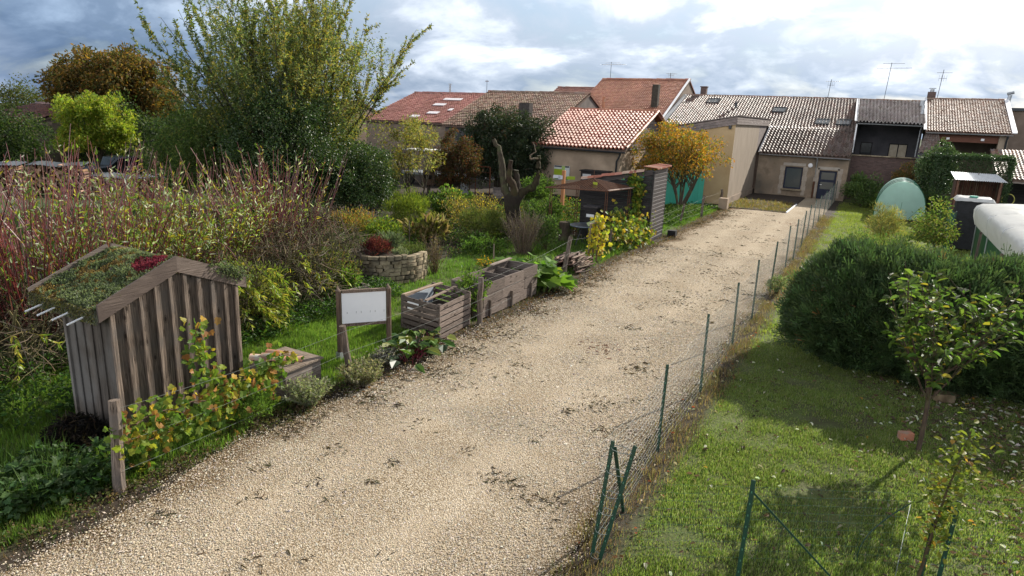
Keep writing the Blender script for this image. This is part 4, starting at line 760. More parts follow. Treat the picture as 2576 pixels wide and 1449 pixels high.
# woven brown willow hedge: arched bare twigs
TW = [(.09, .07, .035), (.13, .10, .05), (.065, .05, .03), (.17, .14, .10), (.11, .10, .04)]
def woven(label, x, y, r_, h, n, leaf=0):
    t = thing('woven_willow', label, 'hedge', (x, y, 0), 'bare woven willow domes'); tk = MB(); lf = MB()
    for k in range(9):
        a = rng.uniform(0, 6.28); P, _ = branch_path((r_ * .5 * math.cos(a), r_ * .5 * math.sin(a), -.05), (.2 * math.cos(a), .2 * math.sin(a), 1), h * .9, 6, .12); tk.tube(P, taper(.045, .02, 6), 5, (.14, .12, .05))
    for k in range(n):
        u = rdir(1)[0]; u[2] = abs(u[2]); p0 = u * np.array([r_, r_, h]) * rng.uniform(.55, 1.0); tang = nrm(np.cross(u, rdir(1)[0])); tang = tang + u * rng.uniform(0, .5) + np.array([0, 0, rng.uniform(-.2, .5) if u[2] < .6 else rng.uniform(.1, .8)])
        L = rng.uniform(.35, 1.1) * (1 if u[2] < .7 else .6); P, _ = branch_path(p0, tang, L, 5, .22, .10 if u[2] < .5 else 0); tk.tube(P, taper(.011, .004, 5), 3, pick(TW if u[2] < .75 else TW + [(.14, .06, .045), (.11, .05, .04)], 1)[0], cap=False)
        if rng.random() < .25: nl = 3; pp, tt = along(P, nl); put_leaves(lf, 'long', pp, tt + rdir(nl), .07, .02, [(.14, .13, .05), (.22, .15, .05), (.08, .10, .03)])
    for k in range(leaf):
        a = rng.uniform(-2.2, .6); p0 = np.array([r_ * .95 * math.cos(a), r_ * .95 * math.sin(a), rng.uniform(.2, h * .85)]); P, _ = branch_path(p0, (math.cos(a), math.sin(a), .1), .6, 5, .2, .22); tk.tube(P, taper(.007, .003, 5), 3, (.16, .13, .03)); nl = 18; pp, tt = along(P, nl); put_leaves(lf, 'long', pp, tt + rdir(nl) * .8, .125, .032, [(.28, .30, .05), (.18, .25, .04), (.36, .30, .06), (.5, .5, .4)], [4, 4, 2, 1])
    tk.build('twigs', MT['twig'], t); lf.build('foliage', MT['leaf'], t)
woven('bare woven willow dome right behind the shed, hung with yellow green shoots', -12.6, 9.3, 1.35, 1.75, 1100, 85)
woven('bare woven willow dome in the middle of the brown hedge', -12.9, 11.5, 1.45, 2.0, 1300, 14)
woven('bare woven willow dome beside the dry stone bed', -14.0, 13.7, 1.6, 1.95, 1300)
woven('low woven willow mound at the left edge behind the shed', -13.6, 5.4, 1.5, 1.5, 900, 10)

# bushy ground plants under the hedge (nettles, ivy, brambles)
def undergrowth(name, label, pts, r_, h, n, L, Wd, pal, tpl='oval', w=None, mat='leaf'):
    mb = MB()
    for (x, y) in pts:
        m = int(n * rng.uniform(.7, 1.3)); a = rng.uniform(0, 6.28, m); q = np.sqrt(rng.random(m)) * r_; z = h * rng.random(m) ** .6 * (1 - .6 * (q / r_) ** 2)
        p = np.stack([x + q * np.cos(a), y + q * np.sin(a), z], 1); put_leaves(mb, tpl, p, np.stack([np.cos(a), np.sin(a), np.full(m, .3)], 1) + rdir(m) * .9, L, Wd, pal, w, .25, .2, .6)
    return tag(mb.build(name, MT[mat]), label, 'undergrowth', kind='stuff')
DG = [(.04, .085, .02), (.055, .11, .025), (.03, .06, .015), (.08, .13, .03)]
undergrowth('nettle_patch', 'dark green nettles and ground plants under the woven willow hedge', [(-11.2 + rng.normal(0, .3), y) for y in np.arange(8, 13.8, .38)] + [(-11.9, y) for y in np.arange(8.2, 14, .5)], .5, .42, 330, .07, .05, DG)
undergrowth('nettle_patch', 'deep shaded weeds behind the left side of the shed', [(-12.2 + rng.normal(0, .6), y) for y in np.arange(2.6, 7.6, .3)], .6, .5, 300, .08, .06, DG)
undergrowth('edge_weeds', 'small weeds and moss along the bottom left edge of the lane', [(-7.85 + rng.normal(0, .16), y) for y in np.arange(1.4, 8.5, .16)], .16, .10, 60, .045, .03, [(.08, .12, .03), (.12, .13, .04), (.16, .12, .06), (.10, .07, .04)])
undergrowth('ivy_patch', 'broad leaved dark weeds below the leaning corner post', [(-8.3, 3.75), (-8.6, 4.0), (-8.9, 3.6), (-8.25, 4.2), (-9.2, 4.0), (-8.7, 4.4), (-8.5, 3.3)], .35, .34, 170, .085, .075, [(.055, .10, .035), (.04, .08, .025), (.08, .13, .05)], 'lobed')
scatter_grass('tall_grass', 'long arching grass tussock at the lower left corner', -10.2, -8.3, 2.3, 4.3, 9000, .36, .012, [(.07, .13, .03), (.10, .17, .045), (.05, .09, .02)], None, lambda x, y: smooth(1.1, .2, np.hypot(x + 9.15, y - 3.35)), 'blade', lean=1.0)
undergrowth('hedge_weeds', 'leafy weeds scattered through the garden beds', [(-12 - 7 * rng.random(), 16.5 + 12 * rng.random()) for k in range(150)], .42, .34, 120, .075, .05, [(.06, .10, .025), (.09, .14, .03), (.05, .08, .03), (.16, .16, .04), (.20, .14, .05)], w=[4, 4, 3, 1, .6])
undergrowth('hedge_weeds', 'green weeds under the amber tree and along the teal gate', [(-8.6 - 1.7 * rng.random(), 29.5 + 10.5 * rng.random()) for k in range(60)], .5, .35, 110, .10, .05, DG + [(.12, .16, .04)])
undergrowth('garden_weeds', 'mixed green and yellow plants under the rusty arbour', [(-10.5 - 4 * rng.random(), 26.5 + 8 * rng.random()) for k in range(80)], .55, .7, 140, .10, .06, [(.06, .10, .025), (.09, .14, .03), (.05, .08, .03), (.2, .18, .04), (.3, .16, .04)], w=[4, 4, 3, 1, .5])

# individual garden plants
def bush(name, label, x, y, r_, h, n, L, Wd, pal, w=None, tpl='quad', cat='shrub', mat='leaf', stems=14, twig=(.10, .075, .04), droop=.0, upright=.6, ncl=40, base=.15):
    t = thing(name, label, cat, (x, y, 0)); lf = MB(); tk = MB()
    pos, ci, C, od = crown_pts(n, (0, 0, h * .52 + base * .3), (r_, r_, h * .48), ncl, r_ * .34, .4, flatbot=-.9); pos[:, 2] = np.maximum(pos[:, 2], .02); tint = 1 + (rng.random(len(C)) - .5) * .5
    m = len(pos); c = pick(pal, m, .2, w) * tint[ci][:, None]; d = od * .6 + rdir(m) * .6 + np.array([0, 0, upright - droop]); lf.many(tpl, pos, d, rdir(m) * .6 + np.array([0, 0, .4]), L * rng.uniform(.6, 1.3, m), Wd * rng.uniform(.7, 1.2, m), c)
    for j in rng.choice(len(C), min(stems, len(C)), replace=False): e = C[j]; P = np.array([(rng.normal(0, .04), rng.normal(0, .04), -.03), e * .5 + np.array([0, 0, .06]), e]); tk.tube(P, [.012, .008, .004], 4, twig)
    tk.build('stems', MT['twig'], t); lf.build('foliage', MT[mat], t); return t
def twigbush(name, label, x, y, r_, h, n, pal, spread=.5, leaf=0, lpal=None, cat='shrub', rad=.008):
    t = thing(name, label, cat, (x, y, 0)); tk = MB(); lf = MB()
    for k in range(n):
        a = rng.uniform(0, 6.28); q = rng.random() ** .6; P, _ = branch_path((q * r_ * .3 * math.cos(a), q * r_ * .3 * math.sin(a), -.02), (q * spread * math.cos(a), q * spread * math.sin(a), 1), h * rng.uniform(.7, 1.08), 6, .10); tk.tube(P, taper(rad, rad * .35, 6), 3, pick(pal, 1)[0], cap=False)
        for s_ in range(3): p, tg = along(P, 1, .3, .95); P2, _ = branch_path(p[0], tg[0] + rdir(1)[0] * .6, h * .22, 4, .15); tk.tube(P2, taper(rad * .5, rad * .25, 4), 3, pick(pal, 1)[0], cap=False)
        if leaf: pp, tt = along(P, leaf, .15, 1); put_leaves(lf, 'quad', pp, tt + rdir(leaf), .05, .028, lpal)
    tk.build('stems', MT['twig'], t)
    if leaf: lf.build('foliage', MT['leaf'], t)
    return t
bush('feathery_shrub', 'bright yellow green feathery shrub at the back of the garden', -17.9, 23.2, 1.0, 1.35, 5200, .12, .016, [(.17, .21, .03), (.22, .25, .04), (.10, .15, .025)], None, 'long', upright=1.0)
bush('leafy_bush', 'bushy broad leaved plant right of the feathery shrub', -17.3, 25.6, 1.05, 1.3, 2600, .13, .10, [(.09, .15, .03), (.14, .19, .04), (.06, .10, .02)], None, 'oval')
bush('yellow_shrub', 'straggly shrub speckled with yellow leaves and flowers', -15.3, 24.0, 1.35, 1.5, 2600, .09, .05, [(.30, .22, .05), (.13, .14, .04), (.16, .11, .05), (.5, .38, .06)], [3, 4, 3, 1.2], stems=60, twig=(.14, .085, .06))
bush('dried_hosta', 'clump of big curled half dried leaves in the middle of the garden', -14.9, 20.4, .85, .85, 420, .34, .13, [(.26, .18, .10), (.16, .15, .04), (.30, .24, .14), (.12, .13, .03)], [3, 3, 2, 2], 'long', 'plant', droop=-.4, ncl=26)
bush('fennel_clump', 'soft green fennel like clump right of the dried leaves', -13.5, 22.2, .85, 1.25, 4200, .12, .013, [(.12, .15, .04), (.16, .17, .05), (.09, .12, .04)], None, 'long', 'plant', upright=1.0)
bush('spreading_juniper', 'low arching grey green juniper before the dead trunk', -13.3, 23.8, 1.15, .8, 4200, .17, .016, [(.12, .14, .05), (.16, .17, .07), (.08, .10, .035)], None, 'long', 'shrub', upright=.1)
bush('low_hedge_plant', 'low yellowish green mat of leaves left of the dried clump', -16.4, 20.0, 1.05, .5, 1900, .10, .07, [(.20, .22, .03), (.12, .17, .03), (.08, .13, .025)], None, 'oval', 'plant')
bush('yellow_perennial', 'yellowing perennial at the left end of the garden', -18.0, 19.9, 1.0, .9, 1800, .10, .04, [(.26, .20, .05), (.14, .16, .04), (.30, .15, .05)])
bush('strawberry_bed', 'low green leafy bed along the garden path', -12.2, 20.3, .9, .4, 1500, .09, .07, [(.08, .14, .03), (.06, .10, .025)], None, 'oval', 'plant')
bush('leafy_plant', 'tall leafy green plant at the foot of the dead trunk', -12.6, 26.0, .9, 1.5, 2400, .10, .07, [(.07, .12, .03), (.10, .15, .035), (.05, .085, .02)], None, 'oval', 'plant')
bush('leafy_plant', 'climbing green foliage behind the arms of the dead trunk', -15.2, 30.2, 1.1, 2.1, 3400, .11, .07, [(.07, .12, .03), (.10, .15, .035), (.05, .085, .02)], None, 'oval', 'plant')
bush('leafy_plant', 'orange flowered plants behind the rusty arbour', -13.2, 30.0, 1.1, 1.0, 1500, .09, .05, [(.09, .14, .03), (.12, .15, .04), (.45, .18, .03)], [4, 4, .7])
bush('grey_shrub', 'silvery green shrub between arbour and plank shed', -11.2, 29.0, .9, 1.3, 2000, .08, .03, [(.16, .19, .11), (.10, .14, .06)])
bush('lavender_clump', 'grey green lavender spikes in front of the dead trunk', -12.9, 25.0, .8, .7, 1500, .16, .012, [(.16, .19, .12), (.12, .14, .08)], None, 'long', 'plant', upright=1.2)
bush('rosemary_clump', 'grey green rosemary behind the salmon hut sign', -14.8, 28.4, .9, .9, 1500, .14, .02, [(.12, .15, .07), (.09, .12, .05)], None, 'long', 'plant', upright=1.0)
bush('poppy_clump', 'plant with orange flowers beside the garden slope', -15.2, 27.2, .8, .8, 1300, .09, .05, [(.10, .15, .03), (.12, .13, .04), (.5, .17, .03)], [4, 3, .9])
twigbush('dry_stalks', 'tall brown dried stalks beside the dry stone bed', -11.65, 16.4, .25, 1.2, 46, [(.17, .12, .07), (.22, .16, .10), (.12, .085, .05)], .22, 16, [(.18, .13, .08), (.14, .12, .05)], 'plant')
twigbush('bare_bush', 'rounded bare brown twiggy bush before the dead trunk', -10.9, 20.9, .8, 1.55, 190, [(.16, .115, .085), (.20, .15, .11), (.12, .09, .06)], .42, 5, [(.10, .10, .04), (.16, .12, .06)])
bush('ivy_bush', 'glossy green ivy growth right of the bare brown bush', -10.6, 22.0, .5, 1.3, 1700, .08, .06, [(.06, .11, .025), (.10, .15, .035)], None, 'oval', mat='glossy_leaf')
twigbush('grey_herb', 'pale dried herb cushion at the foot of a grey post', -7.62, 8.5, .3, .5, 150, [(.30, .26, .18), (.24, .20, .13), (.17, .17, .08)], .9, 26, [(.36, .32, .22), (.26, .24, .15), (.16, .18, .08)], 'plant', .004)
twigbush('grey_herb', 'small greyish lavender tuft by the right sign post', -7.95, 9.55, .2, .38, 60, [(.26, .24, .22), (.2, .17, .15)], .8, 14, [(.30, .28, .30), (.22, .22, .16)], 'plant', .004)
twigbush('grey_herb', 'pale sprawling herb beside the tile topped box', -7.78, 7.35, .3, .5, 130, [(.28, .27, .2), (.2, .2, .12)], .9, 26, [(.32, .32, .22), (.22, .25, .13)], 'plant', .004)
# chard
t = thing('chard_plant', 'red stemmed chard with big dark glossy leaves beside the slatted crate', 'chard', (-7.75, 10.35, 0)); lf = MB(); tk = MB()
for k in range(90):
    a = rng.uniform(0, 6.28); q = rng.random() ** .6; b0 = np.array([rng.normal(0, .15), rng.normal(0, .32), 0]); out = np.array([math.cos(a), math.sin(a), 0]); P, d = branch_path(b0, out * .9 * q + np.array([0, 0, 1]), rng.uniform(.15, .5), 5, .06, .1); tk.tube(P, taper(.010, .006, 5), 4, (.16, .015, .03)); lf.many('oval', P[-1:], (out * (.5 + q) + np.array([0, 0, .45 - .7 * q]))[None], (np.array([0, 0, 1.]) - out * .5 + rng.normal(0, .25, 3))[None], rng.uniform(.2, .34), rng.uniform(.15, .22), pick([(.06, .12, .03), (.10, .17, .035), (.04, .07, .035), (.17, .18, .035)], 1))
tk.build('stems', MT['redtwig'], t); lf.build('foliage', MT['glossy_leaf'], t)
# rhubarb / squash leaves at the far end of the planters
t = thing('squash_plant', 'sprawling squash with huge bright green leaves at the end of the planters', 'squash plant', (-8.2, 17.0, 0)); lf = MB(); tk = MB()
for k in range(170):
    s_ = rng.random(); bx, by = (rng.normal(-.4, .6), rng.normal(.05, .55)); a = rng.uniform(0, 6.28); P, d = branch_path((bx * .6, by * .6, 0), (.6 * math.cos(a), .6 * math.sin(a), 1), rng.uniform(.25, .85 if bx < 0 else .5), 5, .06, .06); tk.tube(P, taper(.014, .008, 5), 4, (.14, .2, .05)); lf.many('lobed', P[-1:], np.array([[math.cos(a), math.sin(a), -.1]]), np.array([[rng.normal(0, .35), rng.normal(0, .35), 1]]), rng.uniform(.3, .55), rng.uniform(.3, .5), pick([(.11, .20, .03), (.15, .25, .045), (.08, .15, .025), (.22, .25, .04)], 1, w=[4, 3, 2, .6]))
tk.build('stems', MT['twig'], t); lf.build('foliage', MT['leaf'], t)
bush('tomato_plant', 'green tomato like plant climbing between crate and planters', -8.2, 13.1, .42, 1.15, 900, .09, .05, [(.09, .15, .03), (.07, .12, .025), (.13, .19, .04)], None, 'quad', 'plant')
bush('marigold_clump', 'orange marigolds beside the bare stake', -10.8, 18.1, .35, .28, 320, .05, .03, [(.10, .16, .03), (.55, .26, .02)], [2, 1], 'oval', 'flower')
bush('fringe_weed', 'bright feathery weed at the right end of the vine', -8.0, 6.45, .35, .5, 1500, .07, .012, [(.12, .20, .04), (.16, .25, .05), (.09, .14, .03)], None, 'long', 'weed')

# vines
VL = [(.20, .25, .035), (.12, .19, .03), (.42, .30, .04), (.28, .28, .04), (.34, .17, .06), (.09, .15, .03)]
def vine(name, label, pts, n, L, w=None, seed_leaf=VL, cat='vine', zs=None, spread=.22, wood=(.10, .06, .035), loc=None):
    """leaves hung about the polylines pts"""
    t = thing(name, label, cat, loc or tuple(pts[0][0])); off = np.array(t.location); lf = MB(); tk = MB()
    for P in pts:
        P = np.array(P, float) - off; q = np.linspace(0, len(P) - 1, len(P) * 4); Q = np.stack([np.interp(q, np.arange(len(P)), P[:, i]) for i in range(3)], 1) + rng.normal(0, .025, (len(q), 3)); tk.tube(Q, taper(.012, .006, len(Q)), 5, wood); Ln = np.linalg.norm(np.diff(P, axis=0), axis=1).sum(); m = int(n * Ln); pp, tt = along(Q, m, 0, 1); pp = pp + rng.normal(0, spread, (m, 3)) * np.array([.6, .8, .9]); pp[:, 2] = np.maximum(pp[:, 2], .03 - off[2])
        d = rdir(m) * .8 + np.array([.35, -.25, -.45]); lf.many('lobed', pp, d, rdir(m) * .6 + np.array([.7, -.4, .5]), L * rng.uniform(.55, 1.25, m), L * rng.uniform(.55, 1.1, m), pick(seed_leaf, m, .2, w))
    tk.build('stems', MT['twig'], t); lf.build('foliage', MT['leaf'], t); return t
vine('grape_vine', 'grape vine with yellow and brown leaves on the wires before the shed', [[(-7.85, 4.25, .75), (-7.9, 4.7, .8), (-8.0, 5.3, .75), (-8.05, 6.1, .7), (-8.1, 6.8, .75), (-8.15, 7.3, .7)], [(-7.9, 4.6, .45), (-7.95, 5.4, .5), (-8.05, 6.4, .5), (-8.1, 6.9, .45)], [(-8.1, 5.9, .05), (-8.1, 5.95, .6), (-8.15, 5.75, 1.0), (-8.3, 5.8, 1.35), (-8.4, 5.85, 1.65)], [(-8.0, 4.7, .1), (-8.0, 4.75, .5), (-8.1, 4.8, .9)]], 112, .104, [3, 4, 1.4, 1.6, 2.2, 4], spread=.15)
vine('climbing_vine', 'yellow green vine climbing the stick frame by the lane', [[(-8.35, 21.0, .3), (-8.3, 21.1, .9), (-8.3, 21.2, 1.4), (-8.25, 21.7, 1.45)], [(-8.2, 21.5, .2), (-8.2, 21.6, 1.3)]], 85, .15, [2, 1, 5, 4, .6, 1], [(.36, .34, .04), (.24, .28, .04), (.52, .40, .04), (.42, .36, .05), (.34, .2, .06), (.12, .18, .03)], spread=.16)
vine('climbing_vine', 'tangled vine and roses before the black plank shed', [[(-8.1, 23.2, .4), (-8.15, 24.2, .75), (-8.2, 25.2, .8), (-8.2, 26.2, .75), (-8.1, 26.9, .7)], [(-8.0, 24.3, .3), (-8.1, 25.6, .35), (-8.0, 26.2, .3)], [(-8.6, 23.5, .8), (-8.7, 24.5, 1.0), (-8.6, 25.4, .9)]], 150, .15, [3, 4, 2, 2, 1, 4], [(.20, .22, .035), (.12, .18, .03), (.44, .32, .04), (.28, .28, .04), (.30, .2, .05), (.09, .14, .03)], spread=.3)
vine('hop_vine', 'green hop vine hanging down the black plank shed wall', [[(-8.55, 26.1, 2.5), (-8.5, 26.08, 1.8), (-8.5, 26.08, 1.2), (-8.5, 26.05, .6)], [(-8.9, 26.08, 2.55), (-8.6, 26.08, 2.5), (-8.35, 26.15, 2.1)]], 260, .13, [2, 5, .6, 3, 0, 4], spread=.17)

# right side: conifer hedge mass, young tree, sapling
t = thing('conifer_hedge', 'big rounded dark green conifer hedge on the right lawn', 'hedge', (1, 15.75, 0)); lf = MB(); n = 52000
for (c, rad, m) in (((-.75, -.05, .85), (1.5, 1.45, 1.42), 16000), ((.65, -.25, .85), (1.65, 1.6, 1.36), 17000), ((2.0, -.05, .85), (1.6, 1.7, 1.45), 16000)):
    u = rdir(m); u[:, 2] = np.where(u[:, 2] < -.45, -u[:, 2], u[:, 2]); rr = .80 + .22 * rng.random(m) + .34 * (vnoise(u[:, 0] * 3, u[:, 1] * 3 + u[:, 2] * 3, .45, 91) - .5) + .16 * (rng.random(m) > .985)
    p = np.array(c) + u * rr[:, None] * np.array(rad); p[:, 2] = np.maximum(p[:, 2], .03); d = u * .75 + np.array([0, 0, .65]) + rdir(m) * .35
    lf.many('fan', p, d, rdir(m), .25 * rng.uniform(.55, 1.5, m), .2 * rng.uniform(.6, 1.3, m), pick([(.055, .09, .035), (.07, .115, .042), (.04, .065, .03), (.09, .14, .05), (.20, .10, .05)], m, .25, [4, 4, 3, 1.4, .05]))
lf.build('foliage', MT['conifer'], t); tk = MB()
for k in range(10):
    x = rng.uniform(-1.5, 2.6); y = rng.uniform(-.6, .6); P, _ = branch_path((x, y, -.05), (rng.normal(0, .2), rng.normal(0, .2), 1), 1.5, 6, .1); tk.tube(P, taper(.06, .02, 6), 6)
tk.build('trunks', MT['bark'], t)
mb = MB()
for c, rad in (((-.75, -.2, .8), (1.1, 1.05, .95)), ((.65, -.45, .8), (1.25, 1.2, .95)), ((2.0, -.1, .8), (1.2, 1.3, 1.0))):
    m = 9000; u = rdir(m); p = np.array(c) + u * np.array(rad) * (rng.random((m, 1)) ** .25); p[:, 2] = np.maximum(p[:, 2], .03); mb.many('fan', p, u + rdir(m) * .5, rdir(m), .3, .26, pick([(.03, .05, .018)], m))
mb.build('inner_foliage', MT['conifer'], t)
def fruit_tree(name, label, x, y, trunk, stems, h, nl, pal, w, L, extra):
    t = thing(name, label, 'tree', (x, y, 0)); tk = MB(); lf = MB(); P, d = branch_path((0, 0, -.05), (.02, .02, 1), trunk, 6, .03); tk.tube(P, taper(.036, .03, 6), 8, (.9, .8, .75))
    def leafy(Q, n, lo=.15):
        pp, tt = along(Q, n, lo, 1); dd = tt * .35 + rdir(n) * np.array([1, 1, .4]) + np.array([0, 0, -.25]); hi = np.clip(pp[:, 2] / h, 0, 1); ww = pick(pal, n, .2, w); lf.many('oval', pp + rdir(n) * .02, dd, rdir(n) * .5 + np.array([0, 0, .8]), L * rng.uniform(.7, 1.3, n), L * .55 * rng.uniform(.8, 1.2, n), ww)
    for k in range(stems):
        a = k * 6.28 / stems + rng.normal(0, .3); o = P[-1 - (k % 2)]; tl = rng.uniform(.3, 1.0); Q, _ = branch_path(o, (tl * math.cos(a), tl * math.sin(a), 1), (h - trunk) * rng.uniform(.75, 1.1), 9, .05, 0, .05); tk.tube(Q, taper(.016, .005, 9), 6, (.9, .75, .7)); leafy(Q, int(nl * 1.3), .25)
        for s_ in range(extra): p, tg = along(Q, 1, .15, .75); Q2, _ = branch_path(p[0], tg[0] * .5 + rdir(1)[0] * np.array([.8, .8, .3]) + np.array([0, 0, .25]), rng.uniform(.45, 1.1), 7, .07, 0, .07); tk.tube(Q2, taper(.008, .003, 7), 5, (.9, .75, .7)); leafy(Q2, int(nl * rng.uniform(.5, 1.3)))
    tk.build('trunk', MT['bark'], t); lf.build('crown', MT['glossy_leaf'] if False else MT['leaf'], t)
fruit_tree('young_fruit_tree', 'young fruit tree with open crown of drooping oval leaves before the conifer hedge', 1.2, 11.34, 1.1, 9, 3.15, 15, [(.09, .15, .03), (.14, .20, .035), (.06, .09, .03), (.30, .24, .04), (.05, .06, .025)], [4, 3, 3, .7, 2], .145, 8)
t = thing('pear_sapling', 'slim sapling with a narrow column of yellow green leaves at the front fence', 'sapling', (1.08, 7.86, 0)); tk = MB(); lf = MB(); P, _ = branch_path((0, 0, -.05), (.08, .03, 1), 1.9, 9, .03); tk.tube(P, taper(.02, .006, 9), 6, (.9, .8, .6))
pp, tt = along(P, 420, .30, .95); pp = pp + rng.normal(0, .1, (420, 3)); lf.many('oval', pp, rdir(420) * np.array([1, 1, .5]) + np.array([0, 0, -.2]), rdir(420) * .5 + np.array([0, 0, .8]), .085 * rng.uniform(.6, 1.25, 420), .05, pick([(.14, .17, .03), (.20, .20, .035), (.09, .12, .03), (.36, .22, .05)], 420, .2, [4, 3, 3, 1]))
tk.build('trunk', MT['bark'], t); lf.build('crown', MT['leaf'], t)
# far right garden plants
leafy_tree('laurel_bush', 'glossy laurel bush rising at the left end of the clipped hedge', 'bush', (2.95, 47.5, 0), 4.2, (0, 0, 2.6), (1.0, 1.0, 1.75), 90, .38, 9000, .13, .07, [(.05, .09, .03), (.08, .12, .04), (.03, .06, .02), (.12, .17, .07)], None, 'oval', 2, .06, mat='glossy_leaf', limbs=16, flatbot=-.95)
t = thing('clipped_hedge', 'tall squarely clipped evergreen hedge behind the corrugated shelter', 'hedge', (4.7, 47, 0)); lf = MB(); m = 26000; p = np.stack([rng.uniform(-1.9, 1.8, m), rng.uniform(-.75, .75, m), rng.uniform(0, 3.65, m)], 1); fc = rng.integers(0, 3, m); p[fc == 0, 1] = -.75 + rng.normal(0, .05, (fc == 0).sum()); p[fc == 1, 2] = 3.6 + rng.normal(0, .07, (fc == 1).sum()); p[fc == 2, 0] = np.where(rng.random((fc == 2).sum()) < .5, -1.9, 1.8) + rng.normal(0, .05, (fc == 2).sum())
lf.many('quad', p, rdir(m) + np.array([0, -.4, .4]), rdir(m), .1 * rng.uniform(.6, 1.3, m), .06, pick([(.04, .075, .03), (.055, .095, .035), (.03, .055, .02), (.09, .13, .06)], m)); lf.build('foliage', MT['glossy_leaf'], t)
tk = MB(); 
for x in (-1.5, -.5, .5, 1.4): tk.tube([(x, 0, -.05), (x, 0, 2.8)], [.07, .03], 6)
tk.build('trunks', MT['bark'], t)
bush('round_shrub', 'leafy green shrub between wire fence and tunnel greenhouse', -.75, 49.0, 1.25, 1.9, 4200, .13, .075, [(.07, .12, .03), (.10, .15, .04), (.045, .08, .02)], None, 'oval', mat='glossy_leaf')
bush('round_shrub', 'small leafy shrub touching the left side of the tunnel greenhouse', .15, 47.5, .55, .9, 1100, .11, .07, [(.08, .13, .03), (.11, .16, .04)], None, 'oval')
leafy_tree('peach_tree', 'small russet leaved tree before the old brick wall', 'tree', (1.55, 50, 0), 3.0, (0, 0, 1.9), (.8, .8, 1.15), 50, .32, 2600, .14, .04, [(.20, .11, .04), (.14, .13, .04), (.28, .14, .05), (.10, .11, .03)], None, 'long', 2, .04, limbs=30)
bush('asparagus_fern', 'feathery yellowing asparagus in front of the tunnel greenhouse', .55, 33.0, .8, 1.65, 3000, .16, .010, [(.34, .31, .12), (.22, .25, .10), (.44, .36, .13)], [3, 3, 2], 'long', 'plant', upright=.7, ncl=60)
bush('garden_plants', 'low green garden plants around the yellowing asparagus', .3, 29.3, 1.6, .7, 3200, .12, .04, [(.07, .12, .035), (.10, .15, .04), (.14, .16, .06)], None, 'quad', 'plants')
leafy_tree('apple_sapling', 'small leafy tree beside the green wire cage right of the greenhouse', 'tree', (2.35, 30.5, 0), 2.2, (0, 0, 1.25), (.75, .75, 1.0), 46, .28, 1900, .11, .06, [(.09, .14, .03), (.13, .18, .04), (.18, .17, .05)], None, 'oval', 1, .03, limbs=30, flatbot=-.9)
bush('currant_bush', 'dark low bush between the greenhouse and the apple sapling', 2.6, 38.5, .8, 1.0, 2000, .1, .05, [(.06, .10, .035), (.09, .13, .04)])
bush('dark_shrubs', 'shadowy shrub under the clipped hedge left of the shelter', 2.8, 45.0, .9, 1.5, 2200, .11, .05, [(.05, .085, .03), (.08, .11, .04)])
bush('oleander_tuft', 'small silvery green bush at the foot of the wire fence', -2.15, 20.5, .28, .55, 320, .1, .03, [(.10, .14, .06), (.2, .23, .14)], None, 'long')
bush('sallow_bush', 'rounded yellow green leafy bush between the shed and the notice board', -11.9, 9.9, .95, 1.5, 2600, .10, .028, [(.14, .17, .035), (.22, .23, .045), (.09, .12, .03), (.30, .26, .05)], [4, 3, 3, 1.5], 'long')
bush('sallow_bush', 'olive brown leafy bush in front of the middle woven dome', -12.3, 12.3, .95, 1.3, 2200, .09, .03, [(.10, .12, .035), (.15, .14, .045), (.07, .09, .03), (.18, .12, .05)], [4, 3, 3, 2], 'long')
# ------------------------------------------------------------------ garden structures and small things
LOCAL = False
LAT = np.array([math.cos(YAW), math.sin(YAW), 0])
def wc(a=.75, b=1.15): return np.ones(3) * rng.uniform(a, b)
# plank shed with green roof
b = thing('garden_shed', 'small plank shed with board and batten walls and a planted gable roof', 'shed', (-9.1, 6.07, 0))
X0, Y0, Y1, ZE, ZA, DW = -9.1, 5.01, 7.13, 1.91, 2.34, 1.1; YM = (Y0 + Y1) / 2; SK = (ZA - ZE) / (YM - Y0)
m = MB(); nb = 9; w_ = (Y1 - Y0) / nb
for k in range(nb):
    y0, y1 = Y0 + k * w_ + .004, Y0 + (k + 1) * w_ - .004; z = lambda y: ZA - abs(y - YM) * SK; c = wc(.6, .9)
    m.raw([(X0, y0, -.05), (X0, y1, -.05), (X0, y1, z(y1)), (X0, y0, z(y0)), (X0 - .025, y0, -.05), (X0 - .025, y1, -.05), (X0 - .025, y1, z(y1)), (X0 - .025, y0, z(y0))], [(0, 1, 2, 3), (1, 5, 6, 2), (4, 0, 3, 7), (5, 4, 7, 6)], c)
for k in range(nb + 1):
    y = Y0 + k * w_ + (.03 if k == 0 else -.03 if k == nb else 0); zt = ZA - abs(y - YM) * SK - .01
    m.bar((X0 + .022, y, -.05), (X0 + .022, y, zt), .042, .062, wc(1.0, 1.4), (0, 1, 0))
m.build('gable_wall', MT['oldwood'], b)
m = MB(); nb = 5; w_ = DW / nb
for k in range(nb):
    x = X0 - (k + .5) * w_; m.box((x, Y0 + .012, ZE / 2 - .03), (w_ - .008, .024, ZE), col=wc(.85, 1.15)); 
    if k: m.box((X0 - k * w_, Y0 - .012, ZE / 2 - .03), (.03, .018, ZE - .02), col=wc(.7, 1.0))
m.box((X0 - DW / 2, Y1 - .015, ZE / 2), (DW, .03, ZE)); m.box((X0 - DW + .015, YM, ZE / 2), (.03, Y1 - Y0 - .07, ZE)); m.box((X0 - DW, Y0 - .006, ZE / 2), (.06, .06, ZE), col=(1.3, 1.3, 1.3)); m.build('side_wall', surf('grey_plank', (.042, .035, .029), (.13, .108, .09), 5, .9, .4, (9, 9, .5), c3=(.13, .12, .11), scale3=1.5), b)
m = MB(); OV = .16; FH = .25
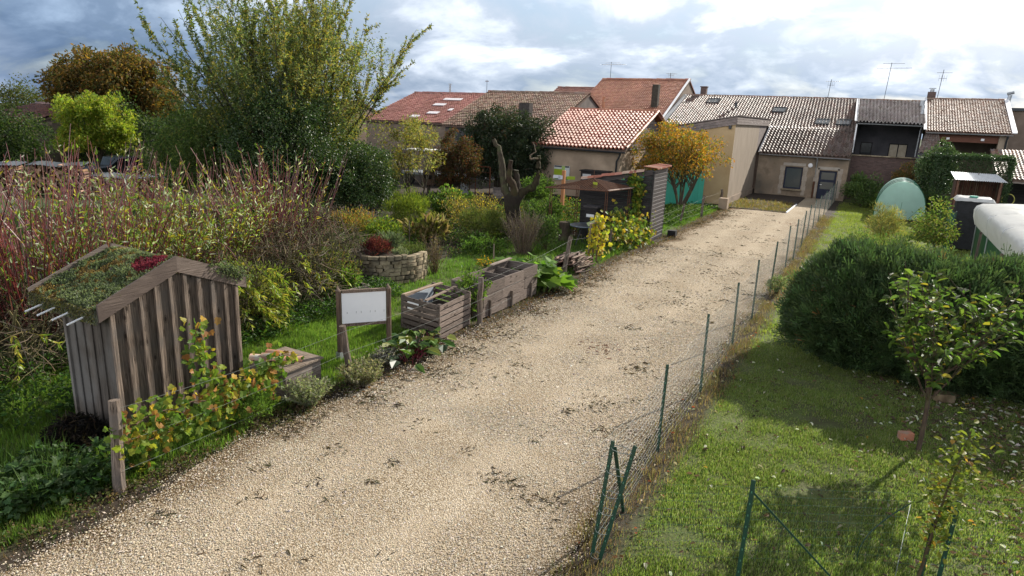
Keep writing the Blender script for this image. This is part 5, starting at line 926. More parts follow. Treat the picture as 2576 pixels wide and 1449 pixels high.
for s_ in (-1, 1):
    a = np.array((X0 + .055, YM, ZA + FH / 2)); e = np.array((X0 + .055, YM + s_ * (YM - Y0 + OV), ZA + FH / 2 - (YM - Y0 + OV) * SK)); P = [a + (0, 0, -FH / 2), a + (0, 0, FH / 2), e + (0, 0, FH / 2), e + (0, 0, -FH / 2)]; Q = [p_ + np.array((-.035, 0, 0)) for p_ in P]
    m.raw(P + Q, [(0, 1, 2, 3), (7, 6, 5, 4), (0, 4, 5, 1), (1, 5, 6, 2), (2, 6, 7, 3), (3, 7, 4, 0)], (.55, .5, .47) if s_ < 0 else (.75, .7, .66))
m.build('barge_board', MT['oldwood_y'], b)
m = MB(); DR = 1.66
for xx in (X0 - .9, X0 - DR):
    for s_ in (-1, 1): m.bar((xx, YM, ZA + (FH * .5 if xx < X0 - 1 else .06)), (xx, YM + s_ * (YM - Y0 + OV) * (1 if xx < X0 - 1 else .35), ZA + (FH * .5 if xx < X0 - 1 else .06) - (YM - Y0 + OV) * SK * (1 if xx < X0 - 1 else .35)), .03, .22, (.8, .78, .75))
    m.flush('roof_divider', MT['oldwood_y'], b)
m = MB()
for s_ in (-1, 1): slab(m, (X0 + .03, YM + s_ * (YM - Y0 + OV), ZA - (YM - Y0 + OV) * SK + .10), (X0 - DR, YM + s_ * (YM - Y0 + OV), ZA - (YM - Y0 + OV) * SK + .10), (X0 + .03, YM, ZA + .10), (X0 - DR, YM, ZA + .10), .09, 0, (.8, .9, .8))
m.box((X0 - DR / 2, Y0 - OV - .01, ZA - (YM - Y0 + OV) * SK + .06), (DR, .02, .2), col=(.6, .65, .6)); roofd = m.build('roof_deck', surf('roof_felt', (.10, .10, .075), (.22, .21, .15), 12, .95, .6), b)
m = MB(); n = 24000; x = rng.uniform(X0 - DR, X0 + .02, n); y = rng.uniform(Y0 - OV, Y1 + OV, n); z = ZA + .09 - np.abs(y - YM) * SK + .03 + .10 * vnoise(x, y, .2, 5) * rng.random(n) ** .5
v2 = vnoise(x, y, .2, 16); v = .55 * vnoise(x + .37 * y, y - .41 * x, .33, 15) + .45 * vnoise(x - .6 * y, y + .5 * x, .13, 19); k_ = np.where(v < .47, 0, np.where(v < .545 + .12 * (x < X0 - .8), 1, 2)); z = z + .035 * (k_ != 1) * rng.random(n); red = np.hypot((x - (X0 - .35)) / .30, (y - (YM - .17)) / .24) < .75 + .4 * v2; k_ = np.where(red, 3, k_)
pl = np.array([(.12, .145, .085), (.24, .16, .07), (.175, .20, .12), (.17, .025, .05)])[k_] * (.6 + .8 * rng.random((n, 1))); keep = (v2 > .22) | red; p = np.stack([x, y, z], 1)[keep]; m_ = len(p)
m.many('oval', p, rdir(m_) * .8 + np.array([0, 0, .8]), rdir(m_) + np.array([0, 0, .4]), .034 * rng.uniform(.5, 1.5, m_), .022, pl[keep])
n = 1500; xv = rng.uniform(X0 - DR, X0, n); zv = ZE - OV * SK + FH * .72 - .2 * rng.random(n) ** 1.6; m.many('oval', np.stack([xv, np.full(n, Y0 - OV - .015) - .03 * rng.random(n), zv], 1), rdir(n) + np.array([0, -.4, -.7]), rdir(n), .035, .02, pick([(.12, .13, .07), (.17, .15, .09), (.10, .09, .06), (.2, .17, .06)], n))
n = 900; yv = rng.normal(Y1 - .12, .16, n); xv = X0 + .03 + rng.random(n) * .12 - .06; zv = ZA + .25 - np.abs(yv - YM) * SK + rng.normal(-.03, .06, n); m.many('oval', np.stack([xv, yv, zv], 1), rdir(n) + np.array([.6, 0, -.5]), rdir(n), .04, .026, pick([(.12, .15, .08), (.16, .19, .11), (.08, .10, .05)], n))
m.build('sedum_planting', MT['leaf'], b)
for k, x in enumerate((X0 - .25, X0 - .62, X0 - 1.0, X0 - 1.32)): m = MB(); m.tube([(x, Y0 - .1, ZE + .0), (x, Y0 - .42, ZE - .08)], .014, 6); m.build('drain_rod', MT['white'], b)
b = thing('compost_heap', 'black heap of rotting plants against the shed corner', 'heap', (-9.55, 4.55, 0)); m = MB(); n = 2600; u = rdir(n); u[:, 2] = np.abs(u[:, 2]); p = np.array((-9.55, 4.6, 0)) + u * np.array((.42, .36, .36)) * (.75 + .3 * rng.random((n, 1))); m.many('long', p, rdir(n) * .8 + np.array([0, 0, -.1]), u, .14, .02, pick([(.012, .01, .009), (.025, .02, .016), (.06, .04, .025)], n, .2, [4, 3, 1])); m.build('stalks', MT['dry'], b)
t_ = np.linspace(0, 1.5, 7); a_ = np.linspace(0, 2 * math.pi, 15); A, B = np.meshgrid(t_, a_, indexing='ij'); m = MB(); m.grid(np.stack([-9.55 + .4 * np.cos(A) * np.cos(B), 4.6 + .34 * np.cos(A) * np.sin(B), .33 * np.sin(A)], -1), (.25, .22, .2)); m.build('core', MT['soil'], b)

# box beside the shed, terracotta tiles on top
b = thing('plank_box', 'low plank box beside the shed with loose tiles on its lid', 'box', (-8.55, 7.55, 0)); m = MB()
for k in range(4):
    m.box((-8.13, 7.6, .07 + k * .135), (.025, .8, .125), col=wc()); m.box((-8.55, 7.19, .07 + k * .135), (.82, .025, .125), col=wc())
    m.box((-8.97, 7.6, .07 + k * .135), (.025, .8, .125), col=wc())
m.build('side_boards', MT['oldwood_y'], b); m = MB(); m.box((-8.55, 7.58, .565), (.95, .9, .03), col=(.9, .85, .75)); m.build('lid', MT['oldwood_x'], b)
def canal_tile(label, loc, rz, rx=0, col=(1, 1, 1)):
    t = thing('roof_tile', label, 'roof tile', loc, 'loose roof tiles on the plank box'); m = MB(); a = np.linspace(.15, math.pi - .15, 9); V = np.stack([np.stack([r_ * np.cos(a), np.full(9, y), r_ * np.sin(a) - .03], -1) for y, r_ in ((-.24, .095), (.24, .08))]); V2 = V * np.array([.86, 1, .86]); m.grid(V, col); m.grid(V2[:, ::-1], col)
    for e in (0, 1): m.grid(np.stack([V[e], V2[e]]), col)
    global LOCAL; LOCAL = True; m.build('shell', MT['claycut'], t); LOCAL = False; t.rotation_euler = (rx, 0, rz); return t
canal_tile('pale cream loose tile at the back of the box lid', (-8.78, 7.35, .62), R(-60), 0, (1.15, 1.5, 1.8)); canal_tile('weathered grey brown loose tile in the middle of the lid', (-8.6, 7.45, .66), R(-50), 0, (.6, .8, .95)); canal_tile('bright orange loose tile at the front of the lid', (-8.38, 7.5, .63), R(-48)); canal_tile('reddish loose tile lying below the pale one', (-8.7, 7.62, .63), R(-70), 0, (.75, .7, .7))

# blank white notice board
b = thing('notice_board', 'blank white notice board between two weathered wooden posts', 'notice board', (-8.5, 9.58, 0)); A_ = np.array((-8.8, 9.2, 0)); B_ = np.array((-8.18, 9.95, 0)); d_ = nrm(B_ - A_); nn_ = np.array((d_[1], -d_[0], 0))
for P in (A_, B_):
    m = MB(); q = np.array([(0, 0, .12), (0, 0, 1.42)]) + P; m.tube(q, .052, 10, (.8, .7, .62)); V = [P + np.array((.052 * math.cos(a), .052 * math.sin(a), 1.42)) for a in np.arange(10) * .628]; m.raw(V + [P + np.array((-.03, 0, 1.52))], [(i, (i + 1) % 10, 10) for i in range(10)], (.9, .85, .8)); po = m.build('post', MT['oldwood'], b); m = MB(); m.box(P + np.array((0, 0, .08)), (.11, .11, .18)); m.build('post_shoe', MT['zinc'], po)
m = MB(); m.bar(A_ + d_ * .06 + np.array((0, 0, 1.40)), B_ - d_ * .06 + np.array((0, 0, 1.40)), .05, .06, (.8, .7, .6)); m.bar(A_ + d_ * .06 + np.array((0, 0, .72)), B_ - d_ * .06 + np.array((0, 0, .72)), .05, .06, (.6, .5, .45)); m.build('rail', MT['oldwood_x'], b)
m = MB(); m.bar(A_ + d_ * .055 + np.array((0, 0, 1.06)), B_ - d_ * .055 + np.array((0, 0, 1.06)), .02, .62); bo = m.build('board', MT['white'], b)
L_ = np.linalg.norm(B_ - A_); m = MB()
for f in (.16, .34, .44, .62, .72, .90):
    for dz in (0, .022): c = A_ + d_ * L_ * f + nn_ * .0115 + np.array((0, 0, .955 + dz)); m.tube([c, c + nn_ * .002], .0065, 8, (.06, .06, .06))
m.build('mounting_holes', MT['paint'], bo)

# slatted crate
b = thing('slatted_crate', 'grey slatted wooden compost crate beside the lane', 'crate', (-8.45, 12.1, 0)); o = np.array((-7.85, 11.25, 0.)); ey = np.array((-.10, 1.4, 0)); ex = np.array((-1.2, .2, 0)); m = MB(); h_ = .8; ns = 6
for k in range(ns):
    z = .07 + k * .135
    for (s_, e_) in ((o, o + ey), (o + ex, o + ex + ey)): m.bar(s_ + (0, 0, z), e_ + (0, 0, z), .022, .098, wc(.9, 1.5))
    for (s_, e_) in ((o, o + ex), (o + ey, o + ey + ex)): m.bar(s_ + np.array((0, 0, z + .012)), e_ + np.array((0, 0, z + .012)), .022, .09, wc(.55, 1.1))
m.build('slats', MT['plank'], b); m = MB()
for s_ in (o, o + ex, o + ey, o + ex + ey, o + ex * .5, o + ey * .5 + ex): c = s_ + (o + ex / 2 + ey / 2 - s_) * .06; m.bar(c, c + np.array((0, 0, h_ + .02)), .07, .07, wc(.6, 1)); m.flush('corner_post', MT['oldwood'], b)
m = MB(); m.bar(o + ex * .9 + (0, -.05, h_ + .05), o + ex * .85 + ey * .98 + np.array((.1, 0, h_ + .05)), .09, .03, (1.5, 1.35, 1.1)); m.bar(o + ex * .35 + np.array((0, 0, h_ + .04)), o + ex * .40 + ey + np.array((0, 0, h_ + .04)), .07, .025, (1.1, 1, .9)); m.build('top_slat', MT['oldwood_y'], b)
m = MB(); m.bar(o + ex * .93 + ey * .1 + (0, 0, .4), o + ex * .93 + ey * .9 + np.array((0, 0, .4)), .015, .7, (.42, .47, .52)); m.build('liner', MT['white'], b); m = MB(); m.box(o + ex / 2 + ey / 2 + np.array((0, 0, .2)), (1.0, 1.2, .4)); m.build('compost_fill', MT['soil'], b)

# planters
b = thing('board_planter', 'long raised planter of weathered boards divided in compartments', 'planter', (-8.4, 14.65, 0)); m = MB(); ym, yM, xm, xM = 13.2, 16.1, -8.86, -7.95
for x in (xm, xM):
    for k, cuts in enumerate(((13.2, 14.3, 15.1, 16.1), (13.2, 14.15, 15.35, 16.1), (13.2, 14.25, 15.3, 16.1))):
        for y0, y1 in zip(cuts, cuts[1:]): m.bar((x + rng.normal(0, .006), y0 + .006, .15 + k * .285 + rng.normal(0, .008)), (x + rng.normal(0, .006), y1 - .006, .15 + k * .285 + rng.normal(0, .008)), .035, .268, wc(.75, 1.15))
    m.flush('side_boards', MT['plank'], b)
m = MB()
for y in (ym + .02, yM - .02):
    for k in range(3): m.bar((xm + .02, y, .15 + k * .285), (xM - .02, y, .15 + k * .285), .035, .27, wc(.5, .75))
    m.flush('end_boards', MT['oldwood_x'], b)
for y in (13.95, 14.7, 15.4): m = MB(); m.bar((xm + .02, y, .62), (xM - .02, y, .60), .03, .34, wc(.4, .6)); m.build('divider', MT['oldwood_x'], b)
m = MB(); m.box((-8.4, 14.65, .25), (.84, 2.8, .5)); m.build('soil_fill', MT['soil'], b); m = MB(); m.bar((xm + .04, 15.05, .90), (xm + .06, 16.1, .92), .10, .03, (1.3, 1.25, 1.2)); m.build('loose_plank', MT['oldwood_y'], b)
for y in (13.5, 14.6, 15.7): m = MB(); m.bar((xM + .045, y, -.05), (xM + .045, y, .42), .06, .05, wc(.6, .8)); m.build('stake', MT['oldwood'], b)

# dry stone bed
b = thing('dry_stone_bed', 'round raised bed of dry stacked limestone with heather on top', 'raised bed', (-12.55, 15.3, 0)); m = MB(); cx, cy, rr = -12.75, 15.35, 1.18
for c_ in range(7):
    a = -2.35
    while a < 1.35:
        w_ = rng.uniform(.14, .34); da = w_ / rr; h_ = .78 - .38 * max(0, (a - .1) / 1.25); z = .06 + c_ * .115
        if z < h_:
            am = a + da / 2; rot = np.array([[math.cos(am), -math.sin(am), 0], [math.sin(am), math.cos(am), 0], [0, 0, 1]]); q = rng.normal(0, .03); r2 = np.array([[math.cos(q), 0, math.sin(q)], [0, 1, 0], [-math.sin(q), 0, math.cos(q)]])
            m.box((cx + (rr + rng.normal(0, .02)) * math.cos(am), cy + (rr + rng.normal(0, .02)) * math.sin(am), z + rng.normal(0, .008)), (.2, w_ - .01, rng.uniform(.075, .125)), rot @ r2, wc(.55, 1.3), .022)
        a += da
m.build('stone_wall', MT['stone'], b); m = MB(); aa = np.linspace(0, 6.28, 20); r4 = np.linspace(0, 1.1, 5); A, B = np.meshgrid(r4, aa, indexing='ij'); m.grid(np.stack([cx + A * np.cos(B), cy + A * np.sin(B), .70 - .25 * np.clip(A * np.sin(B), 0, 2) + .05 * (1.1 - A)], -1)); m.build('soil_fill', MT['soil'], b)
m = MB(); aa = np.linspace(0, 6.28, 18); m.grid(np.stack([np.stack([cx + 1.08 * np.cos(aa), cy + 1.08 * np.sin(aa), np.full(18, z)], -1) for z in (0, .5)])); m.build('stone_backing', MT['soil'], b)
LOCAL = True
def bed_plant(name, label, x, y, z, r_, h, n, L, Wd, pal, tpl='long'):
    t = bush(name, label, x, y, r_, h, n, L, Wd, pal, None, tpl, 'plant', upright=.9, stems=8, ncl=22); t.location = (x, y, z)
bed_plant('heather', 'dark wine red heather on the dry stone bed', -12.55, 14.75, .68, .42, .45, 1500, .10, .014, [(.15, .025, .035), (.10, .03, .035), (.2, .06, .06)]); bed_plant('lavender', 'grey green lavender cushion at the back of the dry stone bed', -12.7, 15.5, .68, .45, .5, 1500, .13, .012, [(.17, .20, .14), (.12, .15, .09)]); bed_plant('santolina', 'silvery santolina cushion at the front of the dry stone bed', -11.95, 15.05, .66, .28, .28, 900, .07, .012, [(.26, .28, .2), (.18, .2, .13)]); bed_plant('thyme', 'low olive thyme at the right end of the dry stone bed', -12.1, 15.9, .52, .4, .3, 1000, .07, .014, [(.12, .15, .05), (.09, .11, .04)])
LOCAL = False
b = thing('plank_bed', 'low bed edged with grey planks just behind the notice board', 'raised bed', (-11.6, 12.7, 0)); m = MB(); m.bar((-11.66, 12.2, .16), (-11.45, 13.15, .16), .04, .3, (1.3, 1.3, 1.35)); m.bar((-12.6, 12.4, .16), (-11.66, 12.2, .16), .04, .3); m.bar((-12.4, 13.3, .16), (-11.45, 13.15, .16), .04, .3); m.build('planks', MT['oldwood_y'], b); m = MB(); m.box((-12.05, 12.77, .12), (.75, .8, .24)); m.build('soil_fill', MT['soil'], b)
LOCAL = True; bush('salad_plants', 'light green leafy vegetables in the plank bed', -12.0, 12.8, .4, .45, 500, .11, .07, [(.12, .2, .03), (.16, .24, .05)], None, 'oval', 'plants').location.z = .2; LOCAL = False

# stakes
def stake(label, x, y, h, r_=.02, lean=(0, 0), mat='oldwood', name='stake'):
    m = MB(); m.tube([(x, y, -.05), (x + lean[0] * .5 + .004, y + lean[1] * .5, h * .5), (x + lean[0], y + lean[1], h)], [r_, r_ * .95, r_ * .9], 7, wc(.9, 1.3)); o = m.build(name, MT[mat]); return tag(o, label, 'stake')
stake('bare wooden stake at the left end of the dry stone bed', -12.55, 14.05, .9, .028); stake('lone grey stake on the grass behind the planter', -10.88, 18.7, .68, .025)
stake('slim cane standing among the garden perennials', -14.4, 18.7, 1.1, .014)

# left fence of split posts and wires
b = thing('post_and_wire_fence', 'rustic fence of grey split posts and plain wires along the lane', 'fence', (-7.9, 20, 0)); posts = [((-7.8, 4.17), 1.2, (-.10, .12), .075, 'split leaning corner post with mossy cracks'), ((-7.9, 8.52), 1.08, (-.06, -.12), .065, None), ((-7.79, 12.8), 1.14, (0, .04), .07, None), ((-8.38, 18.95), 1.18, (.04, .25), .07, 'pale leaning post with a squarely cut top'), ((-8.5, 23.4), .85, (0, 0), .05, None), ((-7.98, 26.5), 1.08, (.02, .1), .075, None), ((-8.35, 32.8), .95, (.12, .05), .06, None), ((-8.02, 35.9), 1.15, (.0, .05), .07, None), ((-8.12, 41.0), 1.1, (.0, .05), .08, None)]
tops = []
for (x, y), h, ln, r_, lb in posts:
    m = MB(); q = np.linspace(0, 1, 6); P = np.stack([x + ln[0] * q + rng.normal(0, .008, 6), y + ln[1] * q + rng.normal(0, .008, 6), -.1 + (h + .1) * q], 1); m.tube(P, r_ * np.array([1.05, 1, 1, .98, .95, .93]), 7, wc(.8, 1.2)); m.build('post', MT['oldwood'], b, label=lb); tops.append((P[-1], P[0] + (0, 0, .1)))
for f in (.92, .55, .25):
    m = MB()
    for (a, a0), (c, c0) in zip(tops, tops[1:]):
        p, q_ = a0 + (a - a0) * f + (.06, 0, 0), c0 + (c - c0) * f + (.06, 0, 0); t_ = np.linspace(0, 1, 9)[:, None]; m.tube(p * (1 - t_) + q_ * t_ - np.array([0, 0, 1]) * (.05 * 4 * t_ * (1 - t_)), .0018, 4)
    m.build('wire', MT['wire'], b)
b = thing('stick_frame', 'upright frame of rough sticks carrying a yellow vine', 'trellis', (-8.3, 21.3, 0))
for (x, y, h, r_, c) in ((-8.38, 20.9, 1.38, .03, (1.5, 1.4, 1.2)), (-8.32, 21.15, 1.3, .04, (1, .85, .75)), (-8.26, 21.4, 1.3, .035, (1.1, .9, .8)), (-8.2, 21.65, 1.38, .016, (2, 2, 1.8))): m = MB(); m.tube([(x, y, -.05), (x + rng.normal(0, .02), y + .03, h)], r_, 7, c); m.build('stick', MT['oldwood'], b)
m = MB(); m.bar((-8.38, 20.85, 1.38), (-8.2, 21.72, 1.36), .05, .03, (1.6, 1.5, 1.3)); m.build('top_rail', MT['oldwood_y'], b)
# firewood by the lane
b = thing('branch_pile', 'low pile of dark branches and brushwood beside the rhubarb leaves', 'wood pile', (-8.5, 19.7, 0)); m = MB()
for k in range(150): x = rng.uniform(-9.1, -7.95); z = .03 + .5 * rng.random() * (1 - ((x + 8.5) / .75) ** 2); y0 = 19.1 + rng.random() * .5; m.tube([(x, y0, z), (x + rng.normal(0, .06), y0 + .45, z + rng.normal(.02, .03)), (x + rng.normal(0, .1), y0 + .9, z + rng.normal(0, .04))], rng.uniform(.012, .035), 5, pick([(.7, .6, .5), (.4, .3, .25), (1.2, 1.0, .9)], 1)[0])
m.build('branches', MT['oldwood_y'], b)
# dead pollard trunk
b = thing('dead_pollard', 'dead dark pollarded tree trunk with three raised broken arms', 'dead tree', (-12.35, 22.9, 0)); bp = np.array((-12.35, 22.9, 0.)); dep = np.array((LAT[1], -LAT[0], 0))
def lp(P): return np.array([bp + LAT * a + dep * d + np.array([0, 0, z]) for a, z, d in P])
m = MB(); P = lp([(.02, -.1, 0), (-.0, .4, 0), (-.10, .9, 0), (-.18, 1.4, 0), (-.14, 1.75, 0), (-.12, 1.95, 0)]); a = np.arange(14) * 2 * math.pi / 14; rad = np.array([.36, .29, .28, .30, .34, .22]); V = np.stack([p_ + np.stack([np.cos(a), np.sin(a), 0 * a], -1) * (r_ * (1 + .14 * np.sin(3 * a + i * .5) + .10 * np.sin(7 * a)))[:, None] for i, (p_, r_) in enumerate(zip(P, rad))]); V = np.concatenate([V, V[:, :1]], 1); m.grid(V, (.3, .28, .27)); m.build('trunk', MT['bark'], b, smooth=True)
def arm(P, r0, r1, name='limb', col=(.45, .42, .4)):
    P = lp(P); q = np.linspace(0, len(P) - 1, len(P) * 3); Q = np.stack([np.interp(q, np.arange(len(P)), P[:, i]) for i in range(3)], 1) + rng.normal(0, .012, (len(q), 3)); m = MB(); m.tube(Q, 1.2 * taper(r0, r1, len(q)) * (1 + rng.normal(0, .08, len(q))), 9, col); return m.build(name, MT['bark'], b)
arm([(-.2, 1.6, 0), (-.42, 1.95, 0), (-.56, 2.3, 0), (-.63, 3.0, 0), (-.76, 3.6, 0), (-1.0, 3.95, 0)], .17, .06, col=(.75, .75, .68)); arm([(-.08, 1.8, .1), (-.16, 2.25, .15), (-.33, 2.5, .15), (-.32, 2.8, .1), (-.27, 3.2, .1)], .15, .06, col=(.5, .38, .32)); arm([(-.05, 1.8, -.1), (-.02, 2.4, -.1), (-.06, 2.8, -.1)], .15, .09); o_ = arm([(.0, 1.7, 0), (.3, 2.05, 0), (.62, 2.15, 0), (.78, 2.5, 0), (.80, 3.0, 0), (.78, 3.4, 0)], .16, .06, col=(.45, .45, .3)); arm([(.78, 3.3, 0), (.5, 3.25, .1), (.42, 3.4, .2), (.7, 3.55, .2), (.55, 3.9, 0)], .035, .008, 'twig', (2.4, 2.3, 2.2))
# rusty pyramid arbour
b = thing('rusty_arbour', 'rusty iron arbour with a pyramid roof of thin rods', 'arbour', (-9.9, 24.7, 0)); C4 = [np.array(v) for v in ((-11.3, 23.3, 2.2), (-8.95, 24.0, 2.2), (-8.6, 26.0, 2.2), (-10.95, 25.4, 2.2))]; AP = np.array((-9.9, 24.75, 2.56))
for i, c in enumerate(C4): m = MB(); g_ = c + (AP - c) * .12; [m.tube([(g_[0] + dx, g_[1], -.05), (g_[0] + dx * .6, g_[1], 2.2)], .017, 5) for dx in (-.06, .06)]; [m.tube([(g_[0] - .06, g_[1], z), (g_[0] + .06, g_[1], z + .1)], .008, 4) for z in np.arange(.2, 1.9, .2)]; m.build('leg', MT['rust'], b)
m = MB()
for i in range(4):
    p, q_ = C4[i], C4[(i + 1) % 4]; m.tube([p, q_], .025, 6); m.tube([p, AP], .02, 5)
    for k in range(1, 24): f = k / 24; s_ = p + (q_ - p) * f; e_ = (p + (AP - p) * (2 * f)) if f < .5 else (q_ + (AP - q_) * (2 - 2 * f)); m.tube([s_, e_], .011, 4)
    for f in np.linspace(.08, .92, 15): m.tube([p + (AP - p) * f, q_ + (AP - q_) * f], .009, 4)
m.tube([AP, AP + (0, 0, .35)], .012, 5); m.build('roof_rods', MT['rust'], b)
m = MB(); s0 = C4[1]; m.bar(C4[1] + (0, 0, .03), C4[2] + (0, 0, .03), .07, .035, (2.4, 2.2, 2.1)); m.build('edge_batten', MT['oldwood_y'], b)
tg_ = MB(); tg_.box((-9.65, 24.3, 2.36), (.18, .02, .22), col=(.30, .36, .02)); tag(tg_.build('plaque', MT['paint']), 'lime green plaque hanging on the arbour roof', 'plaque')
# table, stump, boxes under it
b = thing('round_table', 'dark round garden table under the rusty arbour', 'table', (-9.95, 24.2, 0)); m = MB(); m.tube([(-9.95, 24.2, .72), (-9.95, 24.2, .76)], .55, 28); m.build('tabletop', MT['darkmetal'], b); m = MB(); a = np.linspace(0, 6.2832, 29); m.tube(np.stack([-9.95 + .55 * np.cos(a), 24.2 + .55 * np.sin(a), np.full(29, .745)], 1), .03, 6, (3, 3.2, 3.4)); m.build('rim', MT['darkmetal'], b)
for k in range(3): m = MB(); m.tube([(-9.95 + .1 * math.cos(k * 2.1), 24.2 + .1 * math.sin(k * 2.1), .72), (-9.95 + .38 * math.cos(k * 2.1), 24.2 + .38 * math.sin(k * 2.1), 0)], .025, 6); m.build('leg', MT['darkmetal'], b)
m = MB(); m.bar((-9.72, 23.95, .83), (-9.45, 24.15, .95), .2, .02, (.38, .44, .2), (.3, -.6, 1)); tag(m.build('plaque', MT['paint']), 'pale green plaque lying on the round garden table', 'plaque')
b = thing('wooden_box', 'dark wooden box standing behind the round garden table', 'box', (-10.2, 25.6, 0)); m = MB(); m.box((-10.2, 25.6, .65), (.5, .4, 1.3)); m.build('body', MT['blackwood'], b); m = MB(); m.box((-10.2, 25.37, .98), (.34, .02, .12)); m.build('name_plate', MT['white'], b); m = MB(); m.box((-10.2, 25.6, 1.34), (.62, .52, .06), col=(3, 3, 3)); m.build('lid', MT['blackwood'], b)
b = thing('log_stump', 'upright sawn log standing on the grass by the arbour', 'log', (-10.9, 24.4, 0)); m = MB(); m.tube([(-10.9, 24.4, -.02), (-10.88, 24.42, .4), (-10.9, 24.4, .75)], [.24, .22, .22], 12); m.build('trunk_piece', MT['bark'], b); m = MB(); m.tube([(-10.9, 24.4, .752), (-10.9, 24.4, .757)], .2, 12, (1.5, 1.3, 1)); m.build('cut_face', MT['oldwood_x'], b)
# signpost with panels
b = thing('signpost', 'orange timber signpost with small white and lime panels', 'signpost', (-13.05, 28.8, 0)); m = MB(); m.bar((-13.05, 28.8, -.05), (-13.05, 28.8, 2.46), .15, .13, (1, 1, 1), (0, 1, 0)); m.build('post', surf('larch_post', (.32, .13, .05), (.46, .21, .09), 4, .7, .2, (8, 8, .5)), b)
def panel(a, z, w_, h_, col, dz=0): m = MB(); c = np.array((-13.05, 28.7, 4.8 - (4.8 - z) * .9)) + LAT * a * .9; m.bar(c - LAT * w_ * .45, c + LAT * w_ * .45, .02, h_ * .9, col); m.build('panel', MT['paint'], b)
panel(-.32, 1.88, .38, .16, (.62, .62, .64)); panel(-.12, 1.84, .22, .19, (.62, .62, .66)); panel(.42, 1.83, .44, .17, (.27, .36, .02)); panel(0, 2.33, .18, .2, (.27, .36, .1))
b = thing('info_board', 'framed information board with a lime green block on the hut wall', 'information board', (-16.4, 35.9, 1.3)); m = MB(); m.box((-16.43, 35.93, 1.73), (1.0, .04, .84), col=(.55, .57, .55)); m.build('board', MT['paint'], b); m = MB(); m.box((-16.58, 35.905, 1.77), (.68, .012, .36), col=(.27, .36, .02)); m.build('lime_block', MT['paint'], b); m = MB(); m.box((-16.43, 35.905, 2.1), (.96, .012, .09), col=(.08, .08, .09)); m.box((-16.43, 35.905, 1.43), (.96, .012, .2), col=(.12, .18, .09)); m.build('photo_strip', MT['paint'], b)
b = thing('wall_cabinet', 'black timber cabinet against the front wall of the hut', 'cabinet', (-14.1, 35.4, 0)); m = MB(); m.box((-14.1, 35.5, 1.0), (1.55, .7, 2.0)); m.build('body', MT['blackwood'], b); m = MB(); m.box((-14.5, 35.13, 1.55), (.5, .02, .6), col=(.5, .5, .5)); m.box((-14.3, 35.12, 1.6), (.22, .012, .3), col=(.35, .45, .3)); m.build('poster', MT['paint'], b); m = MB(); m.box((-14.1, 35.48, 2.03), (1.7, .85, .06)); m.build('roof', MT['blackwood'], b)
# black plank shelter with tile capping
b = thing('plank_shelter', 'black plank shelter with tile capped sloping wall beside the lane', 'shelter', (-9, 27, 0)); m = MB()
for k in range(19):
    z = .0 + k * .155; m.bar((-7.90 - .0, 26.2, z + .078), (-7.95, 28.2, z + .078), .03, .16, wc(.85, 1.3), (.28, 0, 1))
m.build('front_boards', MT['blackwood_y'], b); m = MB(); zt = lambda x: 2.86 - (-7.93 - x) * .19
for k in range(19):
    z0 = k * .155
    xl = -11.0
    if z0 + .155 > zt(-11.0): xl = -7.93 - (2.86 - z0 - .155) / .19
    if xl < -8.05: m.box(((xl - 7.98) / 2, 26.2, z0 + .078), (-7.98 - xl, .03, .15), col=wc(.7, 1.3))
m.build('side_boards', MT['blackwood'], b); m = MB(); m.bar((-11.0, 26.17, zt(-11) - .02), (-7.93, 26.17, 2.88), .06, .2, (2.2, 2.1, 2)); m.flush('rafter', MT['blackwood'], b); m.bar((-7.9, 26.15, 0), (-7.9, 26.15, 2.9), .09, .09, (.9, .9, .9)); m.flush('corner_post', MT['blackwood'], b); m.bar((-7.96, 28.22, 0), (-7.96, 28.22, 2.95), .05, .09, (.5, .5, .5)); m.build('corner_post', MT['blackwood'], b)
m = MB(); tile_roof(m, (-7.75, 26.05, 2.98), (-7.82, 28.35, 3.0), (-8.35, 26.05, 3.05), (-8.35, 28.35, 3.07), 9, 1, .05, NEWT + [(.5, .33, .25)]); ridge(m, (-11.0, 26.12, zt(-11) + .1), (-8.3, 26.12, zt(-8.3) + .1), .1, 9, NEWT + [(.5, .33, .25)]); m.build('tile_capping', MT['tile'], b); m = MB(); slab(m, (-8.0, 26.3, 2.9), (-8.0, 28.2, 2.9), (-11.0, 26.3, 2.3), (-11.0, 28.2, 2.3), .05); m.build('roof', MT['blackwood'], b)
m = MB(); m.box((-7.6, 28.7, .12), (.35, .3, .24)); tag(m.build('rubber_block', MT['rubber']), 'small dark block on the ground at the shelter corner', 'block')
# back of the garden
b = thing('rust_arch', 'thin rusty metal plant arch at the back of the garden', 'arch', (-20.5, 33.6, 0)); m = MB()
for dx in (0, 1.0): m.tube([(-20.9 + dx, 33.5, -.05), (-20.9 + dx, 33.5, 1.95)], .03, 5, (1.6, 1.2, 1))
m.tube([(-20.9, 33.5, 1.93), (-19.9, 33.5, 1.93)], .03, 5, (1.6, 1.2, 1)); m.tube([(-20.9, 33.5, 1.6), (-19.9, 33.5, 1.6)], .02, 5); m.build('frame', MT['rust'], b)
b = thing('low_plank_wall', 'low weathered plank retaining wall beside the rusty arch', 'wall', (-19.4, 34.5, 0)); m = MB()
for k in range(4): m.bar((-20.2, 34.4, .1 + k * .17), (-18.9, 34.9, .1 + k * .17), .06, .155, wc(1.0, 1.5)); m.bar((-20.6, 36.4, .9 + k * .17), (-18.2, 36.9, .9 + k * .17), .06, .155, wc(.9, 1.4))
m.build('planks', MT['oldwood_x'], b)
